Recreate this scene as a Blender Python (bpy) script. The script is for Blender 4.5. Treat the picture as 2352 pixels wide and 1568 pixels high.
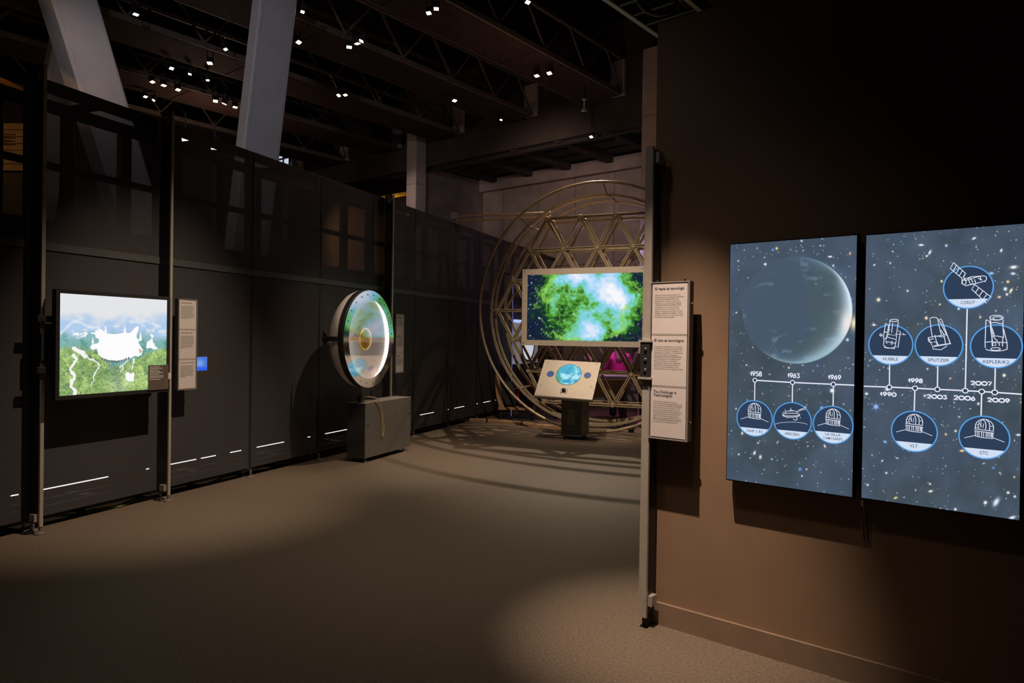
import bpy, bmesh, math, random
import numpy as np
from mathutils import Vector, Matrix

# ------------------------------------------------------------------ clear
for o in list(bpy.data.objects):
    bpy.data.objects.remove(o, do_unlink=True)
SC = bpy.context.scene
COL = SC.collection
random.seed(7)
rng = np.random.default_rng(11)
pi = math.pi

# ------------------------------------------------------------------ camera
F, PITCH, ROLL, CY, H = 1600.0, 0.0082, 0.0147, 3.5, 1.6
cd = bpy.data.cameras.new('camera')
cd.sensor_width = 36.0
cd.lens = F / 2352 * 36.0
cd.shift_y = CY / 2352
cd.clip_end = 200
cam = bpy.data.objects.new('camera', cd)
COL.objects.link(cam)
cam.matrix_world = Matrix.Translation((0, 0, H)) @ Matrix.Rotation(pi / 2 - PITCH, 4, 'X') @ Matrix.Rotation(ROLL, 4, 'Z')
SC.camera = cam

# ------------------------------------------------------------------ world, exposure
w = bpy.data.worlds.new('world')
SC.world = w
w.use_nodes = True
w.node_tree.nodes['Background'].inputs[0].default_value = (0.55, 0.5, 0.6, 1)
w.node_tree.nodes['Background'].inputs[1].default_value = 0.0006
SC.view_settings.view_transform = 'Standard'
SC.view_settings.look = 'None'
SC.view_settings.gamma = 1.0
SC.view_settings.use_curve_mapping = False
SC.view_settings.exposure = 0.0


def lamp(name, kind, loc, target, power, color, size=0.1, angle=60, blend=0.5):
    d = bpy.data.lights.new(name, kind)
    d.energy = power
    d.color = color
    if kind == 'SPOT':
        d.spot_size = math.radians(angle)
        d.spot_blend = blend
        d.shadow_soft_size = size
    elif kind == 'AREA':
        d.shape = 'RECTANGLE'
        d.size = size[0]
        d.size_y = size[1]
    else:
        d.shadow_soft_size = size
    o = bpy.data.objects.new(name, d)
    COL.objects.link(o)
    o.location = loc
    if target is not None:
        o.rotation_euler = (Vector(target) - Vector(loc)).to_track_quat('-Z', 'Y').to_euler()
    return o


WARM = (1.0, 0.76, 0.60)
WARM2 = (1.0, 0.77, 0.58)
COOL = (0.92, 0.90, 1.0)
# spot over the text sign and the dark wall on the right
lamp('spot_right_wall', 'SPOT', (0.22, 3.01, 4.2), (0.97, 3.77, -0.12), 900, WARM, 0.015, 30, 1.0)
lamp('spot_right_floor', 'SPOT', (0.1, 2.1, 4.8), (0.35, 2.7, 0.0), 34, WARM, 0.05, 72, 1.0)
lamp('wall_fill', 'SPOT', (-2.2, 2.2, 4.6), (0.70, 3.9, 2.4), 6, (0.85, 0.85, 1.0), 0.2, 34, 1.0)
lamp('floor_fill', 'SPOT', (-1.4, 2.6, 6.0), (-1.2, 4.2, 0), 90, (1.0, 0.8, 0.66), 0.3, 80, 1.0)
# spots over the mesh partition: monitor, mirror exhibit
lamp('spot_monitor', 'SPOT', (-0.05, 5.1, 6.3), (-2.95, 6.35, 0.85), 1400, WARM2, 0.02, 36, 1.0)
lamp('spot_mirror', 'SPOT', (0.5, 7.5, 6.3), (-1.6, 8.9, 0.4), 720, WARM2, 0.02, 40, 1.0)
# floor and telescope
lamp('spot_telescope_front', 'SPOT', (0.2, 6.6, 6.4), (1.3, 11.6, 1.6), 1250, WARM2, 0.03, 38, 0.9)
lamp('lectern_fill', 'SPOT', (0.6, 8.6, 6.3), (1.22, 10.75, 0.9), 260, WARM2, 0.03, 15, 0.8)  # added fill so the lectern outshines the frame behind it
lamp('spot_telescope_back', 'SPOT', (1.5, 14.1, 6.3), (1.0, 10.6, 0.2), 1050, WARM2, 0.02, 52, 0.7)
lamp('mid_floor_fill', 'SPOT', (0.2, 8.4, 6.3), (0.3, 9.6, 0.0), 260, (1.0, 0.80, 0.6), 0.3, 66, 1.0)  # added soft fill, lifts the floor in front of the telescope
lamp('spot_floor', 'SPOT', (-0.3, 5.4, 6.4), (-0.2, 6.6, 0.0), 360, (1.0, 0.84, 0.62), 0.05, 66, 1.0)
# hall: leaning columns, concrete back wall, bulkhead
lamp('shell_fill', 'SPOT', (-2.3, 5.2, 5.8), (-2.15, 8.6, 1.6), 130, WARM2, 0.05, 17, 1.0)  # added fill, brightens the mirror's back shell from the left
lamp('pillar_fill', 'SPOT', (-4.3, 15.2, 5.0), (-2.5, 18.2, 5.3), 110, (1.0, 0.76, 0.66), 0.1, 24, 1.0)  # added fill, warms the near face of the concrete column
lamp('hall_columns', 'SPOT', (-3.3, 3.4, 5.6), (-4.2, 10.0, 5.2), 330, COOL, 0.2, 50, 1.0)
lamp('hall_back', 'SPOT', (-0.6, 12.0, 5.6), (1.6, 18.0, 4.2), 330, (1.0, 0.70, 0.58), 0.2, 60, 1.0)
lamp('hall_trusses', 'POINT', (0.5, 11.5, 5.0), None, 15, (1.0, 0.6, 0.45), 0.3)
lamp('hall_trusses_far', 'POINT', (-6.5, 15.0, 5.4), None, 34, (1.0, 0.62, 0.45), 0.3)
lamp('hall_kiosk', 'POINT', (-6.4, 7.6, 3.9), None, 26, (1.0, 0.55, 0.2), 0.1)
lamp('hall_orange', 'SPOT', (-3.3, 16.4, 4.7), (-4.4, 19.6, 3.5), 420, (1.0, 0.48, 0.2), 0.1, 74, 0.9)
lamp('hall_left', 'SPOT', (-5.0, 7.6, 5.4), (-7.6, 12.2, 4.6), 40, (1.0, 0.74, 0.58), 0.1, 60, 1.0)
lamp('room_violet', 'POINT', (2.3, 13.9, 3.4), None, 9, (0.75, 0.5, 1.0), 0.2)
lamp('room_pink', 'SPOT', (2.3, 12.6, 3.6), (2.15, 13.6, 1.1), 150, (1.0, 0.25, 0.75), 0.1, 44, 0.6)

# ------------------------------------------------------------------ geometry of the view (photo pixel -> ray)
ck, sk = math.cos(ROLL), math.sin(ROLL)


def ray(px, py):
    x = px - 1176.0
    y = py - 784.0 - CY
    x, y = ck * x + sk * y, -sk * x + ck * y
    u = -y / F
    return Vector((x / F, math.cos(PITCH) + u * math.sin(PITCH), u * math.cos(PITCH) - math.sin(PITCH)))


EYE = Vector((0, 0, H))


def at_z(px, py, z=0.0):
    r = ray(px, py)
    return EYE + r * ((z - H) / r.z)


def at_y(px, py, Y):
    r = ray(px, py)
    return EYE + r * (Y / r.y)


def project(P):
    """world points (N,3) -> photo pixels"""
    X, Y, Z = P[:, 0], P[:, 1], P[:, 2] - H
    d = Y * math.cos(PITCH) - Z * math.sin(PITCH)
    u = Z * math.cos(PITCH) + Y * math.sin(PITCH)
    x = F * X / d
    y = -F * u / d
    return 1176 + ck * x - sk * y, 784 + CY + sk * x + ck * y


class Plane:
    """vertical plane: right vector r, up z, normal n towards the viewer"""

    def __init__(s, point, r):
        s.p = Vector((point[0], point[1], 0))
        s.r = Vector((r[0], r[1], 0)).normalized()
        s.n = Vector((s.r.y, -s.r.x, 0))
        s.u = Vector((0, 0, 1))

    def shifted(s, o):
        return Plane(s.p + s.n * o, s.r)

    def hit(s, px, py):
        d = ray(px, py)
        k = (s.p - EYE).dot(s.n) / d.dot(s.n)
        return EYE + d * k

    def ab(s, px, py):
        q = s.hit(px, py) - s.p
        return (q.dot(s.r), q.z)

    def w(s, a, b, o=0.0):
        return s.p + s.r * a + s.u * b + s.n * o


tR, dR, tL, dL = -0.8847, 3.5673, 0.3822, -5.464
uL = Vector((math.sin(tL), math.cos(tL), 0))
nL = Vector((math.cos(tL), -math.sin(tL), 0))       # into the room
RW = Plane((dR * math.cos(tR), -dR * math.sin(tR)), (-math.sin(tR), -math.cos(tR)))   # dark wall on the right
LW = Plane(nL * dL, uL)                                # front line of the mesh partition
U = Vector((math.sin(tR), math.cos(tR), 0))           # building grid
T = -U
V = Vector((math.cos(tR), -math.sin(tR), 0))
GB = Vector((-2.5, 18.5, 0))                           # grid base: bulkhead line


def G(t, v, z=0.0):
    return GB + T * t + V * v + Vector((0, 0, z))


# ------------------------------------------------------------------ colours and materials
def lin(c):
    c = np.asarray(c, dtype=float) / 255.0
    return np.where(c <= 0.04045, c / 12.92, ((c + 0.055) / 1.055) ** 2.4)


MATS = {}


def mat(name, rgb, rough=0.6, metal=0.0, var=0.12, scale=8.0, bump=0.0, spec=0.5, emit=None, strength=0.0):
    if name in MATS:
        return MATS[name]
    m = bpy.data.materials.new(name)
    m.use_nodes = True
    nt = m.node_tree
    b = nt.nodes['Principled BSDF']
    b.inputs['Roughness'].default_value = rough
    b.inputs['Metallic'].default_value = metal
    b.inputs['Specular IOR Level'].default_value = spec
    tc = nt.nodes.new('ShaderNodeTexCoord')
    no = nt.nodes.new('ShaderNodeTexNoise')
    no.inputs['Scale'].default_value = scale
    no.inputs['Detail'].default_value = 4
    nt.links.new(tc.outputs['Object'], no.inputs['Vector'])
    cr = nt.nodes.new('ShaderNodeValToRGB')
    c0 = [max(0, c * (1 - var)) for c in rgb]
    c1 = [min(1, c * (1 + var)) for c in rgb]
    cr.color_ramp.elements[0].position = 0.3
    cr.color_ramp.elements[1].position = 0.7
    cr.color_ramp.elements[0].color = (*c0, 1)
    cr.color_ramp.elements[1].color = (*c1, 1)
    nt.links.new(no.outputs['Fac'], cr.inputs['Fac'])
    nt.links.new(cr.outputs['Color'], b.inputs['Base Color'])
    if bump:
        bp = nt.nodes.new('ShaderNodeBump')
        bp.inputs['Strength'].default_value = bump
        bp.inputs['Distance'].default_value = 0.01
        nt.links.new(no.outputs['Fac'], bp.inputs['Height'])
        nt.links.new(bp.outputs['Normal'], b.inputs['Normal'])
    if emit is not None:
        b.inputs['Emission Color'].default_value = (*emit, 1)
        b.inputs['Emission Strength'].default_value = strength
    MATS[name] = m
    return m


def emitter(name, rgb, strength):
    if name in MATS:
        return MATS[name]
    m = bpy.data.materials.new(name)
    m.use_nodes = True
    nt = m.node_tree
    nt.nodes.remove(nt.nodes['Principled BSDF'])
    e = nt.nodes.new('ShaderNodeEmission')
    e.inputs[0].default_value = (*rgb, 1)
    e.inputs[1].default_value = strength
    nt.links.new(e.outputs[0], nt.nodes['Material Output'].inputs[0])
    MATS[name] = m
    return m


def picture_mat(name, strength):
    m = bpy.data.materials.new(name)
    m.use_nodes = True
    nt = m.node_tree
    nt.nodes.remove(nt.nodes['Principled BSDF'])
    e = nt.nodes.new('ShaderNodeEmission')
    a = nt.nodes.new('ShaderNodeAttribute')
    a.attribute_name = 'picture'
    nt.links.new(a.outputs['Color'], e.inputs[0])
    e.inputs[1].default_value = strength
    nt.links.new(e.outputs[0], nt.nodes['Material Output'].inputs[0])
    return m


def mix_mat(name, fac, rgb, rough, kind='diffuse', metal=0.0):
    """part transparent, part opaque (mesh cloth, acrylic)"""
    m = bpy.data.materials.new(name)
    m.use_nodes = True
    nt = m.node_tree
    b = nt.nodes['Principled BSDF']
    b.inputs['Base Color'].default_value = (*rgb, 1)
    b.inputs['Roughness'].default_value = rough
    b.inputs['Metallic'].default_value = metal
    t = nt.nodes.new('ShaderNodeBsdfTransparent')
    mx = nt.nodes.new('ShaderNodeMixShader')
    mx.inputs[0].default_value = fac
    nt.links.new(t.outputs[0], mx.inputs[1])
    nt.links.new(b.outputs[0], mx.inputs[2])
    nt.links.new(mx.outputs[0], nt.nodes['Material Output'].inputs[0])
    MATS[name] = m
    return m


M_FLOOR = mat('floor_vinyl', (0.145, 0.108, 0.075), 0.55, 0, 0.3, 70, 0.6, 0.4)
M_WALL = mat('dark_wall_paint', (0.27, 0.172, 0.105), 0.55, 0, 0.05, 5, 0.03, 0.4)
M_BASE = mat('baseboard_paint', (0.24, 0.165, 0.11), 0.5, 0, 0.08, 10)
M_CONC = mat('concrete', (0.36, 0.31, 0.29), 0.85, 0, 0.18, 2.5, 0.2, 0.2)
M_CONCP = mat('concrete_pink', (0.52, 0.45, 0.42), 0.85, 0, 0.1, 4, 0.1, 0.2)
M_COLG = mat('column_grey_paint', (0.40, 0.39, 0.42), 0.7, 0, 0.05, 3, 0.02, 0.3)
M_BULK = mat('bulkhead_paint', (0.075, 0.063, 0.057), 0.85, 0, 0.15, 2, 0, 0.2)
M_CEIL = mat('ceiling_black', (0.012, 0.011, 0.011), 0.95, 0, 0.2, 3, 0, 0.1)
M_SOFF = mat('soffit_panel', (0.075, 0.08, 0.07), 0.8, 0, 0.15, 3, 0, 0.2)
M_BOARD = mat('truss_board_brown', (0.055, 0.036, 0.03), 0.8, 0, 0.25, 6, 0, 0.2)
M_STEELD = mat('dark_truss_steel', (0.06, 0.055, 0.05), 0.5, 0.4, 0.1, 10)
M_BLACK = mat('black_powder_coat', (0.014, 0.013, 0.014), 0.5, 0, 0.15, 20)
M_FRAME = mat('black_frame', (0.030, 0.027, 0.027), 0.45, 0.2, 0.1, 20)
M_RAIL = mat('grey_rail', (0.10, 0.10, 0.10), 0.5, 0.2, 0.1, 20)
M_TRUSS = mat('truss_steel', (0.17, 0.14, 0.115), 0.5, 0.3, 0.1, 10)
M_ALU = mat('aluminium_profile', (0.50, 0.45, 0.38), 0.42, 0.35, 0.06, 30)
M_ALUB = mat('brushed_aluminium', (0.50, 0.46, 0.42), 0.38, 0.5, 0.05, 40)
M_STEEL = mat('stainless_steel', (0.21, 0.195, 0.175), 0.42, 0.35, 0.12, 60, 0.05)
M_CHROME = mat('chrome', (0.7, 0.68, 0.65), 0.2, 1.0, 0.02, 10)
M_SHEET = mat('sign_paper', (0.60, 0.54, 0.51), 0.7, 0, 0.03, 5)
M_INK = mat('black_ink', (0.03, 0.028, 0.03), 0.8, 0, 0.02, 5)
M_GREYINK = mat('grey_ink', (0.16, 0.16, 0.14), 0.8, 0, 0.02, 5)
M_PALEINK = mat('pale_ink', (0.6, 0.57, 0.5), 0.8, 0, 0.02, 5)
M_BEIGE = mat('beige_powder_coat', (0.60, 0.53, 0.44), 0.45, 0.1, 0.05, 20)
M_TELE = mat('telescope_profile', (0.42, 0.34, 0.22), 0.45, 0.25, 0.12, 12)
M_WOOD = mat('plywood', (0.36, 0.23, 0.12), 0.6, 0, 0.2, 14)
M_RUBBER = mat('black_rubber', (0.012, 0.012, 0.012), 0.7, 0, 0.1, 20)
M_GOLD = mat('gold', (0.85, 0.52, 0.07), 0.26, 0.55, 0.04, 10)
M_DISH = mat('white_dish', (0.85, 0.77, 0.74), 0.35, 0.1, 0.04, 3)
M_DARKGLOSS = mat('black_gloss', (0.008, 0.008, 0.009), 0.18, 0, 0.05, 10)
M_BLUE = mat('blue_button', (0.06, 0.12, 0.42), 0.4, 0, 0.05, 10)
M_BROWNCARD = mat('brown_caption', (0.11, 0.085, 0.07), 0.6, 0, 0.04, 8)
M_MESH = mix_mat('black_mesh_cloth', 0.80, (0.058, 0.053, 0.055), 0.6)
M_LED = emitter('led_white', (1.0, 0.9, 0.86), 8.0)
M_LAMPW = emitter('floodlight_warm', (1.0, 0.72, 0.42), 9.0)
M_LAMPC = emitter('floodlight_white', (1.0, 0.86, 0.74), 7.0)


# ------------------------------------------------------------------ mesh builder
ORG = {}


class MB:
    def __init__(s):
        s.v = []
        s.f = []

    def add(s, vs, fs):
        k = len(s.v)
        s.v += [tuple(v) for v in vs]
        s.f += [tuple(i + k for i in f) for f in fs]
        return s

    def box(s, c, x, y, z, hx, hy, hz):
        """centre, three unit axes, half sizes"""
        c = Vector(c)
        vs = []
        for a in (-1, 1):
            for b in (-1, 1):
                for d in (-1, 1):
                    vs.append(c + x * (a * hx) + y * (b * hy) + z * (d * hz))
        fs = [(0, 1, 3, 2), (4, 6, 7, 5), (0, 4, 5, 1), (2, 3, 7, 6), (0, 2, 6, 4), (1, 5, 7, 3)]
        return s.add(vs, fs)

    def bev(s, c, x, y, z, hx, hy, hz, b=0.006):
        """box with chamfered long edges around axis z"""
        c = Vector(c)
        pr = [(-hx + b, -hy), (hx - b, -hy), (hx, -hy + b), (hx, hy - b), (hx - b, hy), (-hx + b, hy), (-hx, hy - b), (-hx, -hy + b)]
        vs = [c + x * p[0] + y * p[1] + z * d for d in (-hz, hz) for p in pr]
        fs = [tuple(range(7, -1, -1)), tuple(range(8, 16))]
        for i in range(8):
            j = (i + 1) % 8
            fs.append((i, j, 8 + j, 8 + i))
        return s.add(vs, fs)

    def bar(s, p, q, w, h, up=Vector((0, 0, 1))):
        p, q = Vector(p), Vector(q)
        d = (q - p)
        L = d.length
        d.normalize()
        x = d.cross(up)
        if x.length < 1e-4:
            x = Vector((1, 0, 0))
        x.normalize()
        y = x.cross(d)
        b = min(w, h) * 0.12
        return s.bev((p + q) / 2, x, y, d, w / 2, h / 2, L / 2, b)

    def tube(s, p, q, r, n=10, r2=None, caps=True):
        p, q = Vector(p), Vector(q)
        r2 = r if r2 is None else r2
        d = (q - p).normalized()
        x = d.orthogonal().normalized()
        y = d.cross(x)
        vs = []
        for c, rr in ((p, r), (q, r2)):
            for i in range(n):
                a = 2 * pi * i / n
                vs.append(c + x * (rr * math.cos(a)) + y * (rr * math.sin(a)))
        fs = [(i, (i + 1) % n, n + (i + 1) % n, n + i) for i in range(n)]
        if caps:
            fs += [tuple(range(n - 1, -1, -1)), tuple(range(n, 2 * n))]
        return s.add(vs, fs)

    def path(s, pts, r, n=8, closed=False):
        pts = [Vector(p) for p in pts]
        m = len(pts)
        vs = []
        up = None
        for i, p in enumerate(pts):
            a = pts[(i - 1) % m] if (closed or i > 0) else p
            b = pts[(i + 1) % m] if (closed or i < m - 1) else p
            d = (b - a).normalized()
            if up is None:
                up = d.orthogonal().normalized()
            x = (up - d * up.dot(d)).normalized()
            up = x
            y = d.cross(x)
            for k in range(n):
                t = 2 * pi * k / n
                vs.append(p + x * (r * math.cos(t)) + y * (r * math.sin(t)))
        fs = []
        for i in range(m if closed else m - 1):
            j = (i + 1) % m
            for k in range(n):
                l = (k + 1) % n
                fs.append((i * n + k, i * n + l, j * n + l, j * n + k))
        if not closed:
            fs += [tuple(range(n - 1, -1, -1)), tuple((m - 1) * n + k for k in range(n))]
        return s.add(vs, fs)

    def revolve(s, c, ax, prof, n=48, x=None, close=False, arc=(0, 2 * pi)):
        """profile of (radius, height along ax)"""
        c = Vector(c)
        ax = Vector(ax).normalized()
        x = Vector(x).normalized() if x is not None else ax.orthogonal().normalized()
        y = ax.cross(x)
        full = abs(arc[1] - arc[0] - 2 * pi) < 1e-6
        m = n if full else n + 1
        vs = []
        for i in range(m):
            a = arc[0] + (arc[1] - arc[0]) * i / n
            d = x * math.cos(a) + y * math.sin(a)
            for (r, h) in prof:
                vs.append(c + d * r + ax * h)
        k = len(prof)
        fs = []
        for i in range(n):
            j = (i + 1) % m if full else i + 1
            for t in range(k if close else k - 1):
                t2 = (t + 1) % k
                fs.append((i * k + t, j * k + t, j * k + t2, i * k + t2))
        return s.add(vs, fs)

    def poly(s, pts, thick, n):
        """flat polygon extruded along n"""
        pts = [Vector(p) for p in pts]
        m = len(pts)
        vs = pts + [p + n * thick for p in pts]
        fs = [tuple(range(m - 1, -1, -1)), tuple(range(m, 2 * m))]
        for i in range(m):
            j = (i + 1) % m
            fs.append((i, j, m + j, m + i))
        return s.add(vs, fs)

    def ribbon(s, pl, pts, wd, o, closed=False):
        """flat line on a plane; pts in plane (a,b) coordinates"""
        P = [np.array(p, float) for p in pts]
        m = len(P)
        L = []
        for i in range(m):
            a = P[(i - 1) % m] if (closed or i > 0) else P[i]
            b = P[(i + 1) % m] if (closed or i < m - 1) else P[i]
            d = b - a
            d = d / (np.linalg.norm(d) + 1e-9)
            nn = np.array([-d[1], d[0]])
            L.append((P[i] + nn * wd / 2, P[i] - nn * wd / 2))
        vs = []
        for a, b in L:
            vs += [pl.w(a[0], a[1], o), pl.w(b[0], b[1], o)]
        fs = []
        for i in range(m if closed else m - 1):
            j = (i + 1) % m
            fs.append((2 * i, 2 * i + 1, 2 * j + 1, 2 * j))
        return s.add(vs, fs)

    def fan(s, pl, pts, o):
        vs = [pl.w(p[0], p[1], o) for p in pts]
        return s.add(vs, [tuple(range(len(vs)))])

    def build(s, name, m, parent=None, smooth=False, kind=None, label=None):
        me = bpy.data.meshes.new(name)
        org = ORG.get(parent.name, Vector((0, 0, 0))) if parent is not None else None
        if org is None:
            vv = np.array([tuple(v) for v in s.v])
            org = Vector(((vv[:, 0].min() + vv[:, 0].max()) / 2, (vv[:, 1].min() + vv[:, 1].max()) / 2, vv[:, 2].min()))
        me.from_pydata([(v[0] - org.x, v[1] - org.y, v[2] - org.z) for v in s.v], [], s.f)
        bm = bmesh.new()
        bm.from_mesh(me)
        bmesh.ops.recalc_face_normals(bm, faces=bm.faces)
        bm.to_mesh(me)
        bm.free()
        me.materials.append(m)
        if smooth:
            for p in me.polygons:
                p.use_smooth = True
        o = bpy.data.objects.new(name, me)
        COL.objects.link(o)
        ORG[o.name] = org
        if parent is not None:
            o.parent = parent
        else:
            o.location = org
        if kind:
            o['kind'] = kind
        if label:
            o['label'] = label
        return o


def thing(name, label, cat, loc, group=None):
    o = bpy.data.objects.new(name, None)
    o.empty_display_size = 0.1
    COL.objects.link(o)
    o.location = loc
    o['label'] = label
    o['category'] = cat
    if group:
        o['group'] = group
    ORG[o.name] = Vector(loc)
    return o


def tag(o, label, cat, group=None):
    o['label'] = label
    o['category'] = cat
    if group:
        o['group'] = group
    return o


def struct(o):
    o['kind'] = 'structure'
    return o


def copy_tree(o, loc, label=None, group=None):
    c = o.copy()
    COL.objects.link(c)
    c.location = loc
    ORG[c.name] = Vector(loc)
    if label:
        c['label'] = label
    if group:
        c['group'] = group

    def rec(src, dst):
        for ch in list(src.children):
            d = ch.copy()
            COL.objects.link(d)
            d.parent = dst
            ORG[d.name] = Vector(loc)
            rec(ch, d)
    rec(o, c)
    return c


ZU = Vector((0, 0, 1))


def inst(name, mesh_obj, parent, loc):
    """another piece sharing mesh data, offset inside its parent"""
    d = mesh_obj.copy()
    COL.objects.link(d)
    d.name = name
    d.parent = parent
    d.location = loc
    ORG[d.name] = ORG[parent.name]
    return d


# ------------------------------------------------------------------ numpy noise and drawing for screens
TAB = rng.random((256, 256))


def vnoise(x, y):
    xi = np.floor(x).astype(int)
    yi = np.floor(y).astype(int)
    fx = x - xi
    fy = y - yi
    fx = fx * fx * (3 - 2 * fx)
    fy = fy * fy * (3 - 2 * fy)
    a = TAB[xi & 255, yi & 255]
    b = TAB[(xi + 1) & 255, yi & 255]
    c = TAB[xi & 255, (yi + 1) & 255]
    d = TAB[(xi + 1) & 255, (yi + 1) & 255]
    return (a * (1 - fx) + b * fx) * (1 - fy) + (c * (1 - fx) + d * fx) * fy


def fbm(x, y, o=5):
    s = np.zeros_like(x)
    a = 0.5
    for i in range(o):
        s += a * vnoise(x + 17.3 * i, y + 9.1 * i)
        x = x * 2.03
        y = y * 2.03
        a *= 0.5
    return s


def sstep(a, b, x):
    t = np.clip((x - a) / (b - a), 0, 1)
    return t * t * (3 - 2 * t)


def mixc(c, rgb, k):
    return c * (1 - k[..., None]) + np.array(rgb, float) * k[..., None]


def segdist(x, y, pts):
    d = np.full(x.shape, 1e9)
    for (ax, ay), (bx, by) in zip(pts[:-1], pts[1:]):
        vx, vy = bx - ax, by - ay
        t = np.clip(((x - ax) * vx + (y - ay) * vy) / (vx * vx + vy * vy + 1e-9), 0, 1)
        d = np.minimum(d, np.hypot(x - ax - t * vx, y - ay - t * vy))
    return d


def inpoly(x, y, pts):
    c = np.zeros(x.shape, bool)
    n = len(pts)
    for i in range(n):
        x0, y0 = pts[i]
        x1, y1 = pts[(i + 1) % n]
        k = ((y0 > y) != (y1 > y)) & (x < (x1 - x0) * (y - y0) / ((y1 - y0) + 1e-9) + x0)
        c ^= k
    return c


def picture(name, TL, TR, BL, nu, nv, paint, parent, strength=1.0, disc=None):
    """a lit picture: a flat fine grid with one colour per vertex"""
    TL, TR, BL = np.array(TL), np.array(TR), np.array(BL)
    uu, vv = np.meshgrid(np.linspace(0, 1, nu), np.linspace(0, 1, nv))
    P = TL + uu[..., None] * (TR - TL) + vv[..., None] * (BL - TL)
    P = P.reshape(-1, 3)
    x, y = project(P)
    col = paint(x, y)
    org = np.array(ORG[parent.name])
    me = bpy.data.meshes.new(name)
    i = np.arange(nu * nv).reshape(nv, nu)
    q = np.stack([i[1:, :-1], i[1:, 1:], i[:-1, 1:], i[:-1, :-1]], -1).reshape(-1, 4)
    if disc is not None:
        ce = (TL + (TR - TL) / 2 + (BL - TL) / 2)
        du = np.linalg.norm(TR - TL) / 2
        dv = np.linalg.norm(BL - TL) / 2
        cu = (uu.ravel() - 0.5) * 2
        cv = (vv.ravel() - 0.5) * 2
        rr = np.hypot(cu, cv)
        q = q[(rr[q] <= 1.0).all(1)]
    me.vertices.add(len(P))
    me.vertices.foreach_set('co', (P - org).astype(np.float32).ravel())
    me.loops.add(len(q) * 4)
    me.loops.foreach_set('vertex_index', q.astype(np.int32).ravel())
    me.polygons.add(len(q))
    me.polygons.foreach_set('loop_start', np.arange(0, len(q) * 4, 4, dtype=np.int32))
    me.update(calc_edges=True)
    at = me.attributes.new('picture', 'FLOAT_COLOR', 'POINT')
    rgba = np.ones((len(P), 4), np.float32)
    rgba[:, :3] = lin(np.clip(col, 0, 255))
    at.data.foreach_set('color', rgba.ravel())
    me.materials.append(picture_mat(name + '_light', strength))
    o = bpy.data.objects.new(name, me)
    COL.objects.link(o)
    o.parent = parent
    ORG[o.name] = ORG[parent.name]
    return o


# ------------------------------------------------------------------ lettering
def text_mesh(lines, size, spacing=1.35, bold=0.0, align='LEFT'):
    cu = bpy.data.curves.new('lettering', 'FONT')
    cu.body = '\n'.join(lines)
    cu.size = size
    cu.space_line = spacing
    cu.offset = bold
    cu.resolution_u = 2
    cu.align_x = align
    ob = bpy.data.objects.new('lettering', cu)
    COL.objects.link(ob)
    bpy.context.view_layer.update()
    dg = bpy.context.evaluated_depsgraph_get()
    me = bpy.data.meshes.new_from_object(ob.evaluated_get(dg))
    n = len(me.vertices)
    co = np.zeros(n * 3)
    me.vertices.foreach_get('co', co)
    co = co.reshape(-1, 3)
    fs = [tuple(p.vertices) for p in me.polygons]
    bpy.data.objects.remove(ob, do_unlink=True)
    bpy.data.curves.remove(cu)
    bpy.data.meshes.remove(me)
    return co, fs


def write(mb, pl, a, b, o, lines, size, spacing=1.35, bold=0.0, align='LEFT', fit=None, height=None):
    """add lettering to a builder; (a,b) = left end of first baseline; fit = width in metres"""
    co, fs = text_mesh(lines, size, spacing, bold, align)
    if not len(co):
        return
    kx = ky = 1.0
    if fit:
        kx = fit / (co[:, 0].max() - co[:, 0].min())
        ky = kx
    if height:
        ky = height / (co[:, 1].max() - co[:, 1].min())
        if not fit:
            kx = ky
    mb.add([pl.w(a + c[0] * kx, b + c[1] * ky, o) for c in co], fs)


DIG = {
    '0': [[(0.5 + 0.46 * math.cos(t), 0.5 + 0.5 * math.sin(t)) for t in np.linspace(0, 2 * pi, 17)]],
    '1': [[(0.62, 0), (0.62, 1), (0.30, 0.72)], [(0.1, 0.5), (0.62, 0.5)]],
    '2': [[(0.06, 0.72), (0.14, 0.92), (0.42, 1.0), (0.72, 0.93), (0.82, 0.7), (0.7, 0.5), (0.08, 0.0), (0.88, 0.0)]],
    '3': [[(0.1, 1.0), (0.8, 1.0), (0.44, 0.6), (0.72, 0.52), (0.84, 0.28), (0.7, 0.06), (0.42, 0.0), (0.1, 0.08)]],
    '5': [[(0.8, 1.0), (0.2, 1.0), (0.16, 0.56), (0.5, 0.62), (0.8, 0.48), (0.82, 0.2), (0.6, 0.02), (0.3, 0.0), (0.08, 0.12)]],
    '6': [[(0.66, 1.0), (0.3, 0.66), (0.1, 0.34)], [(0.46 + 0.36 * math.cos(t), 0.32 + 0.32 * math.sin(t)) for t in np.linspace(0, 2 * pi, 13)]],
    '7': [[(0.06, 1.0), (0.84, 1.0), (0.34, 0.0)]],
    '8': [[(0.46 + 0.3 * math.cos(t), 0.75 + 0.25 * math.sin(t)) for t in np.linspace(0, 2 * pi, 13)],
          [(0.46 + 0.38 * math.cos(t), 0.26 + 0.27 * math.sin(t)) for t in np.linspace(0, 2 * pi, 13)]],
    '9': [[(0.3, 0.0), (0.66, 0.36), (0.84, 0.66)], [(0.48 + 0.36 * math.cos(t), 0.68 + 0.32 * math.sin(t)) for t in np.linspace(0, 2 * pi, 13)]],
}


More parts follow.
